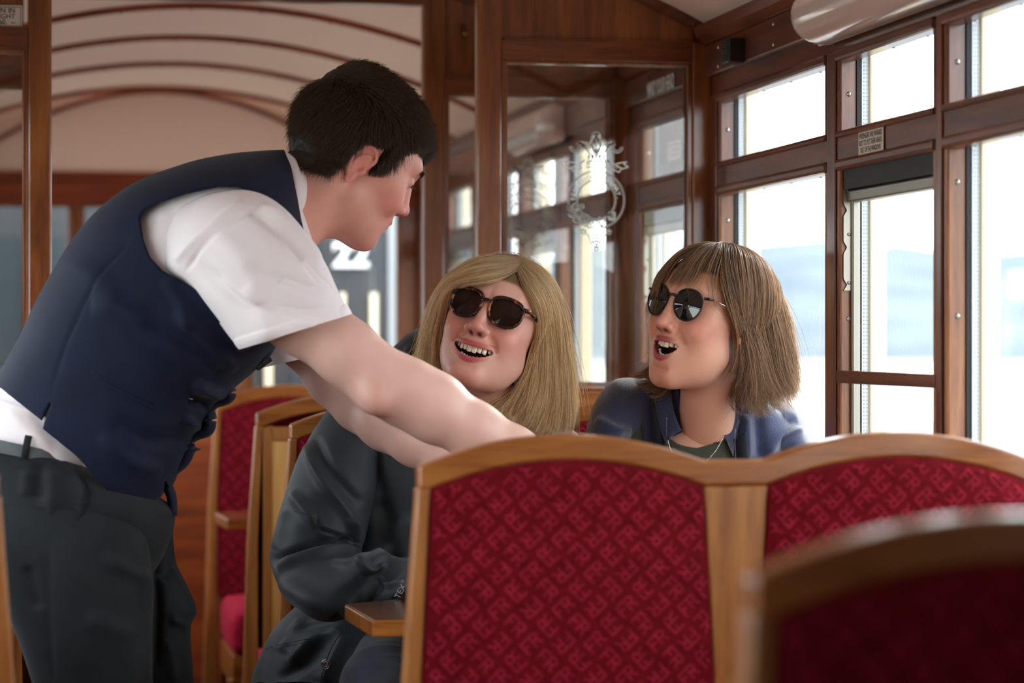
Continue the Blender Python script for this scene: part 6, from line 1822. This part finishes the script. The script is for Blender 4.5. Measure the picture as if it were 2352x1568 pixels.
for rws in ([(1470, 868, 1480, 1010, 4.44, .075), (1412, 872, 1448, 1030, 4.42, .084), (1368, 920, 1450, 1060, 4.40, .086), (1345, 1000, 1462, 1090, 4.38, .083), (1335, 1130, 1465, 1160, 4.36, .08), (1345, 1280, 1470, 1280, 4.30, .074), (1420, 1350, 1510, 1282, 4.20, .046)],
            [(1740, 915, 1700, 1060, 4.49, .07), (1810, 925, 1745, 1075, 4.49, .082), (1850, 975, 1760, 1095, 4.48, .084), (1868, 1050, 1768, 1130, 4.46, .082), (1878, 1180, 1770, 1210, 4.44, .08), (1870, 1310, 1770, 1280, 4.34, .072), (1780, 1352, 1690, 1278, 4.20, .046)]):
    V, Q = loft(rws, 100, 110, 0.92, capends=False)
    V = folds(V, Q, [([(1370, 960), (1410, 985), (1450, 990)], 8, .005), ([(1360, 1020), (1400, 1030), (1440, 1010)], 7, -.005), ([(1750, 1010), (1790, 975), (1830, 960)], 8, -.006), ([(1765, 1050), (1800, 1010), (1848, 985)], 8, .007), ([(1760, 1060), (1780, 1040), (1850, 1025)], 6, -.006)], amt=1.4)
    FL.append((V, Q if rws[0][0] < 1600 else Q[:, ::-1]))
off = 0; QQ = []
for v_, q_ in FL: QQ.append(q_ + off); off += len(v_)
VV = np.vstack([a for a, _ in FL]); setr(np_mesh('fleece_jacket', VV, np.vstack(QQ), M['fleece'], None))
# standing collar flaps and zip bands
b = MB()
def flap(pl_top, pl_bot, dd, mi=0, th=0.006):
    u = bez([(x, y, d_) for (x, y), d_ in zip(pl_top, dd)], 5); l = bez([(x, y, d_) for (x, y), d_ in zip(pl_bot, dd)], 5); n = len(u)
    def P_(a, v, s): i = int(round(a * (n - 1))); x = u[i][0] * (1 - v) + l[i][0] * v; y = u[i][1] * (1 - v) + l[i][1] * v; return tuple(PD(x, y, u[i][2] - 0.004 * sin(pi * v) + s * th))
    b.grid(lambda a, v: P_(a, v, 0), n - 1, 6, mi); b.grid(lambda a, v: P_(a, v, 1), n - 1, 6, mi)
    for v0 in (0, 1): b.grid(lambda a, v: P_(a, v0, v), n - 1, 1, mi); b.grid(lambda a, v: P_(v0, a, v), 6, 1, mi)
flap([(1540, 886), (1545, 930), (1555, 965), (1566, 988)], [(1500, 900), (1515, 980), (1530, 1020), (1532, 1008)], (4.36, 4.345, 4.335, 4.33))
setr(b.build('collar_flap', M['fleece'], None)); b = MB()
flap([(1700, 880), (1672, 912), (1655, 916), (1638, 940), (1648, 975), (1666, 1002)], [(1730, 910), (1715, 940), (1700, 970), (1690, 1000), (1686, 1030), (1684, 1050)], (4.42, 4.38, 4.36, 4.35, 4.34, 4.335))
setr(b.build('collar_flap', M['fleece'], None))
b = MB()
flap([(1500, 900), (1512, 960), (1530, 1015), (1534, 1080), (1530, 1200)], [(1488, 905), (1494, 960), (1500, 1015), (1502, 1080), (1498, 1200)], (4.36, 4.35, 4.345, 4.34, 4.34))
flap([(1684, 1010), (1690, 1050), (1692, 1100), (1690, 1200)], [(1715, 990), (1720, 1040), (1722, 1100), (1720, 1200)], (4.345, 4.34, 4.335, 4.335))
setr(b.build('zip_band', M['fleece_band'], None))
b = MB(); rz = random.Random(2)
for pl in ([(1531, 960), (1531, 1000), (1532, 1055)], [(1689, 985), (1688, 1020), (1690, 1060)]):
    pp = bez([tuple(PD(x, y, 4.332)) for x, y in pl], 20)
    for i, p in enumerate(pp): b.ball(p, 0.0005, 6, 0)
setr(b.build('zip_teeth', M['silver'], None))
b = MB(); pl = bez([(1534, 1012, 4.335), (1545, 1040, 4.332), (1575, 1068, 4.33), (1610, 1066, 4.33), (1640, 1040, 4.335), (1662, 1003, 4.345)], 16); pp = [PD(x, y, d_ - 0.032) for x, y, d_ in pl]
b.tube(pp, 0.0006, 5)
for i in range(0, len(pp), 5): b.ball(pp[i], 0.0013, 6)
setr(b.build('necklace', M['silver'], None))
for x, y, z in ((0.0765, 0.004, -0.022), (0.0775, -0.012, -0.019)):
    b = MB(); p = xr @ Vector((x + 0.004, y - .004, z)); b.ball(p, 0.0024 if x < .077 else .0016, 10); setr(b.build('ear_stud', M['silver'], None))
# hair
d0 = 4.33
TOP = [[(1640, 590, -.04), (1600, 598, -.07), (1565, 615, -.085), (1547, 632, -.09), (1538, 645, -.09), (1532, 652, -.09), (1528, 658, -.09), (1525, 664, -.09)],
       [(1645, 588, -.03), (1610, 592, -.07), (1580, 612, -.09), (1564, 632, -.095), (1554, 646, -.10), (1547, 654, -.10), (1542, 660, -.10), (1538, 665, -.10)],
       [(1650, 588, -.03), (1625, 598, -.07), (1602, 618, -.09), (1590, 640, -.10), (1584, 652, -.10), (1580, 661, -.10), (1577, 667, -.10), (1574, 672, -.10)],
       [(1655, 590, -.02), (1640, 600, -.07), (1625, 622, -.09), (1616, 645, -.095), (1613, 660, -.095), (1612, 672, -.095), (1614, 682, -.095), (1618, 692, -.095)],
       [(1658, 592, -.02), (1650, 610, -.07), (1640, 640, -.09), (1634, 670, -.095), (1636, 695, -.095), (1642, 718, -.095), (1650, 740, -.09), (1656, 756, -.09)]]
TL = [[(1648, 584, -.02), (1600, 580, -.04), (1560, 602, -.05), (1540, 640, -.06), (1532, 665, -.06), (1528, 680, -.06), (1524, 700, -.055), (1520, 710, -.05)],
      [(1660, 578, .0), (1620, 572, -.02), (1570, 588, -.03), (1540, 620, -.03), (1530, 660, -.03), (1524, 690, -.03), (1520, 720, -.02), (1518, 750, -.01)]]
SD = [[(1660, 592, -.02), (1655, 620, -.075), (1650, 670, -.085), (1668, 722, -.082), (1702, 765, -.074), (1720, 802, -.070), (1716, 856, -.070), (1690, 905, -.075)],
      [(1668, 592, -.01), (1668, 630, -.070), (1668, 690, -.082), (1704, 750, -.078), (1724, 805, -.072), (1730, 860, -.072), (1722, 905, -.074), (1704, 938, -.076)],
      [(1676, 592, .0), (1690, 630, -.055), (1695, 690, -.075), (1705, 760, -.075), (1715, 820, -.072), (1724, 870, -.070), (1736, 915, -.068), (1755, 938, -.065)],
      [(1685, 595, .01), (1720, 640, -.04), (1735, 710, -.055), (1745, 780, -.055), (1755, 840, -.052), (1770, 885, -.05), (1790, 910, -.045), (1815, 920, -.04)],
      [(1690, 597, .02), (1745, 645, -.015), (1775, 715, -.03), (1790, 790, -.03), (1800, 850, -.03), (1812, 895, -.025), (1824, 915, -.02), (1832, 925, -.02)],
      [(1695, 598, .03), (1760, 640, .01), (1800, 710, .0), (1818, 790, .0), (1826, 850, .0), (1832, 890, .0), (1834, 915, .0), (1834, 932, .0)]]
WSP = [[(1660, 592, -.02), (1655, 620, -.075), (1652, 670, -.085), (1662, 722, -.084), (1680, 770, -.084), (1684, 815, -.084), (1672, 862, -.084), (1634, 898, -.084)],
       [(1662, 592, -.02), (1660, 620, -.075), (1660, 670, -.085), (1672, 722, -.084), (1694, 770, -.084), (1706, 815, -.084), (1704, 862, -.084), (1690, 905, -.084)]]
UND = [[(1700, 640, .02), (1705, 720, .0), (1710, 800, .0), (1700, 860, .0), (1690, 900, -.02), (1690, 925, -.02), (1700, 940, -.03), (1715, 948, -.03)],
       [(1720, 650, .04), (1740, 740, .03), (1750, 820, .02), (1750, 880, .01), (1748, 915, .0), (1750, 935, .0), (1765, 945, .0), (1785, 948, .0)],
       [(1740, 650, .06), (1775, 740, .05), (1790, 820, .05), (1800, 880, .04), (1806, 910, .03), (1812, 925, .03), (1820, 930, .03), (1830, 934, .03)]]
BK2 = [[(1690, 598, .05), (1760, 650, .07), (1800, 730, .08), (1815, 810, .08), (1820, 870, .08), (1822, 900, .07), (1824, 915, .07), (1826, 925, .07)],
       [(1680, 596, .06), (1720, 640, .13), (1745, 730, .15), (1755, 810, .15), (1760, 870, .13), (1762, 900, .12), (1764, 915, .12), (1766, 925, .12)],
       [(1665, 590, .06), (1650, 620, .14), (1650, 700, .17), (1650, 780, .17), (1655, 840, .15), (1660, 870, .14), (1664, 890, .13), (1666, 900, .13)],
       [(1650, 582, .05), (1590, 600, .10), (1560, 680, .13), (1545, 760, .13), (1530, 820, .12), (1520, 850, .10), (1510, 868, .09), (1500, 880, .08)]]
LB = [[(1540, 700, .03), (1520, 770, .03), (1508, 810, .02), (1500, 840, .01), (1480, 855, .0), (1465, 858, .0), (1452, 852, .0), (1445, 846, .0)],
      [(1545, 720, .04), (1525, 790, .04), (1515, 840, .03), (1505, 870, .02), (1490, 880, .01), (1478, 882, .01), (1470, 878, .0), (1464, 870, .0)],
      [(1550, 740, .05), (1540, 800, .05), (1535, 850, .04), (1530, 880, .03), (1518, 895, .02), (1505, 900, .01), (1495, 898, .0), (1490, 890, .0)]]
HR = hair_mat('brown_hair', srgb(84, 60, 44), srgb(206, 168, 130), 0.30, srgb(100, 76, 60))
S = guide_hair([(TOP, 750, .0034, .003, .6), (TL, 1300, .0035, .002, .6), (SD, 9000, .0040, .0055, .9), (WSP, 220, .0015, .002, .6), (UND, 2800, .0050, .006, 1.1), (BK2, 4200, .006, .004, .8), (LB, 1300, .0040, .004, 1.0)], 24, 9, d0)
S = push_out(S, Hr, xr, 0.002, 0.014, 4)
setr(hair_object('hair', S, 0.00031, HR, None))
SKY, SUN, EXPO = 5.0, 3.6, 0.47
# ---------------------------------------------------------------- light and camera
wd = bpy.data.worlds.new('overcast_sky'); SC.world = wd; wd.use_nodes = True
nt = wd.node_tree; bg = nt.nodes['Background']
tc = nt.nodes.new('ShaderNodeTexCoord'); sep = nt.nodes.new('ShaderNodeSeparateXYZ'); nt.links.new(tc.outputs['Generated'], sep.inputs[0])
rp = nt.nodes.new('ShaderNodeValToRGB'); e = rp.color_ramp.elements
e[0].position = 0.0; e[0].color = (0.92, 0.96, 1.0, 1); e[1].position = 0.6; e[1].color = (0.86, 0.93, 1.0, 1)
nt.links.new(sep.outputs['Z'], rp.inputs['Fac']); nt.links.new(rp.outputs['Color'], bg.inputs['Color'])
bg.inputs['Strength'].default_value = SKY
su = bpy.data.lights.new('sun', 'SUN'); su.energy = SUN; su.angle = radians(10); su.color = (1.0, 0.95, 0.88)
so = bpy.data.objects.new('sun', su); COL.objects.link(so)
dv = Vector((-0.62, -0.68, -0.39)).normalized()
so.rotation_euler = dv.to_track_quat('-Z', 'Y').to_euler()
cd = bpy.data.cameras.new('camera'); cam = bpy.data.objects.new('camera', cd); COL.objects.link(cam)
cam.location = CAM; cam.rotation_euler = (radians(90), 0, -YAW)
cd.sensor_width = 36; cd.lens = 36 * FPX / 2352; cd.shift_y = -(784 - HOR) / 2352.0
cd.clip_start = 0.05; cd.clip_end = 3000
cd.dof.use_dof = True; cd.dof.focus_distance = 4.15; cd.dof.aperture_fstop = cd.lens / 1000 / 0.026
SC.camera = cam
SC.view_settings.view_transform = 'Standard'; SC.view_settings.look = 'None'; SC.view_settings.gamma = 1.0
SC.view_settings.use_curve_mapping = False; SC.view_settings.exposure = EXPO
SC.cycles.use_denoising = True
try: SC.cycles.denoiser = 'OPENIMAGEDENOISE'
except Exception: pass
SC.cycles.max_bounces = 8; SC.cycles.diffuse_bounces = 5; SC.cycles.glossy_bounces = 3; SC.cycles.transmission_bounces = 4; SC.cycles.transparent_max_bounces = 16
SC.cycles.caustics_reflective = False; SC.cycles.caustics_refractive = False
SC.cycles.sample_clamp_indirect = 6.0
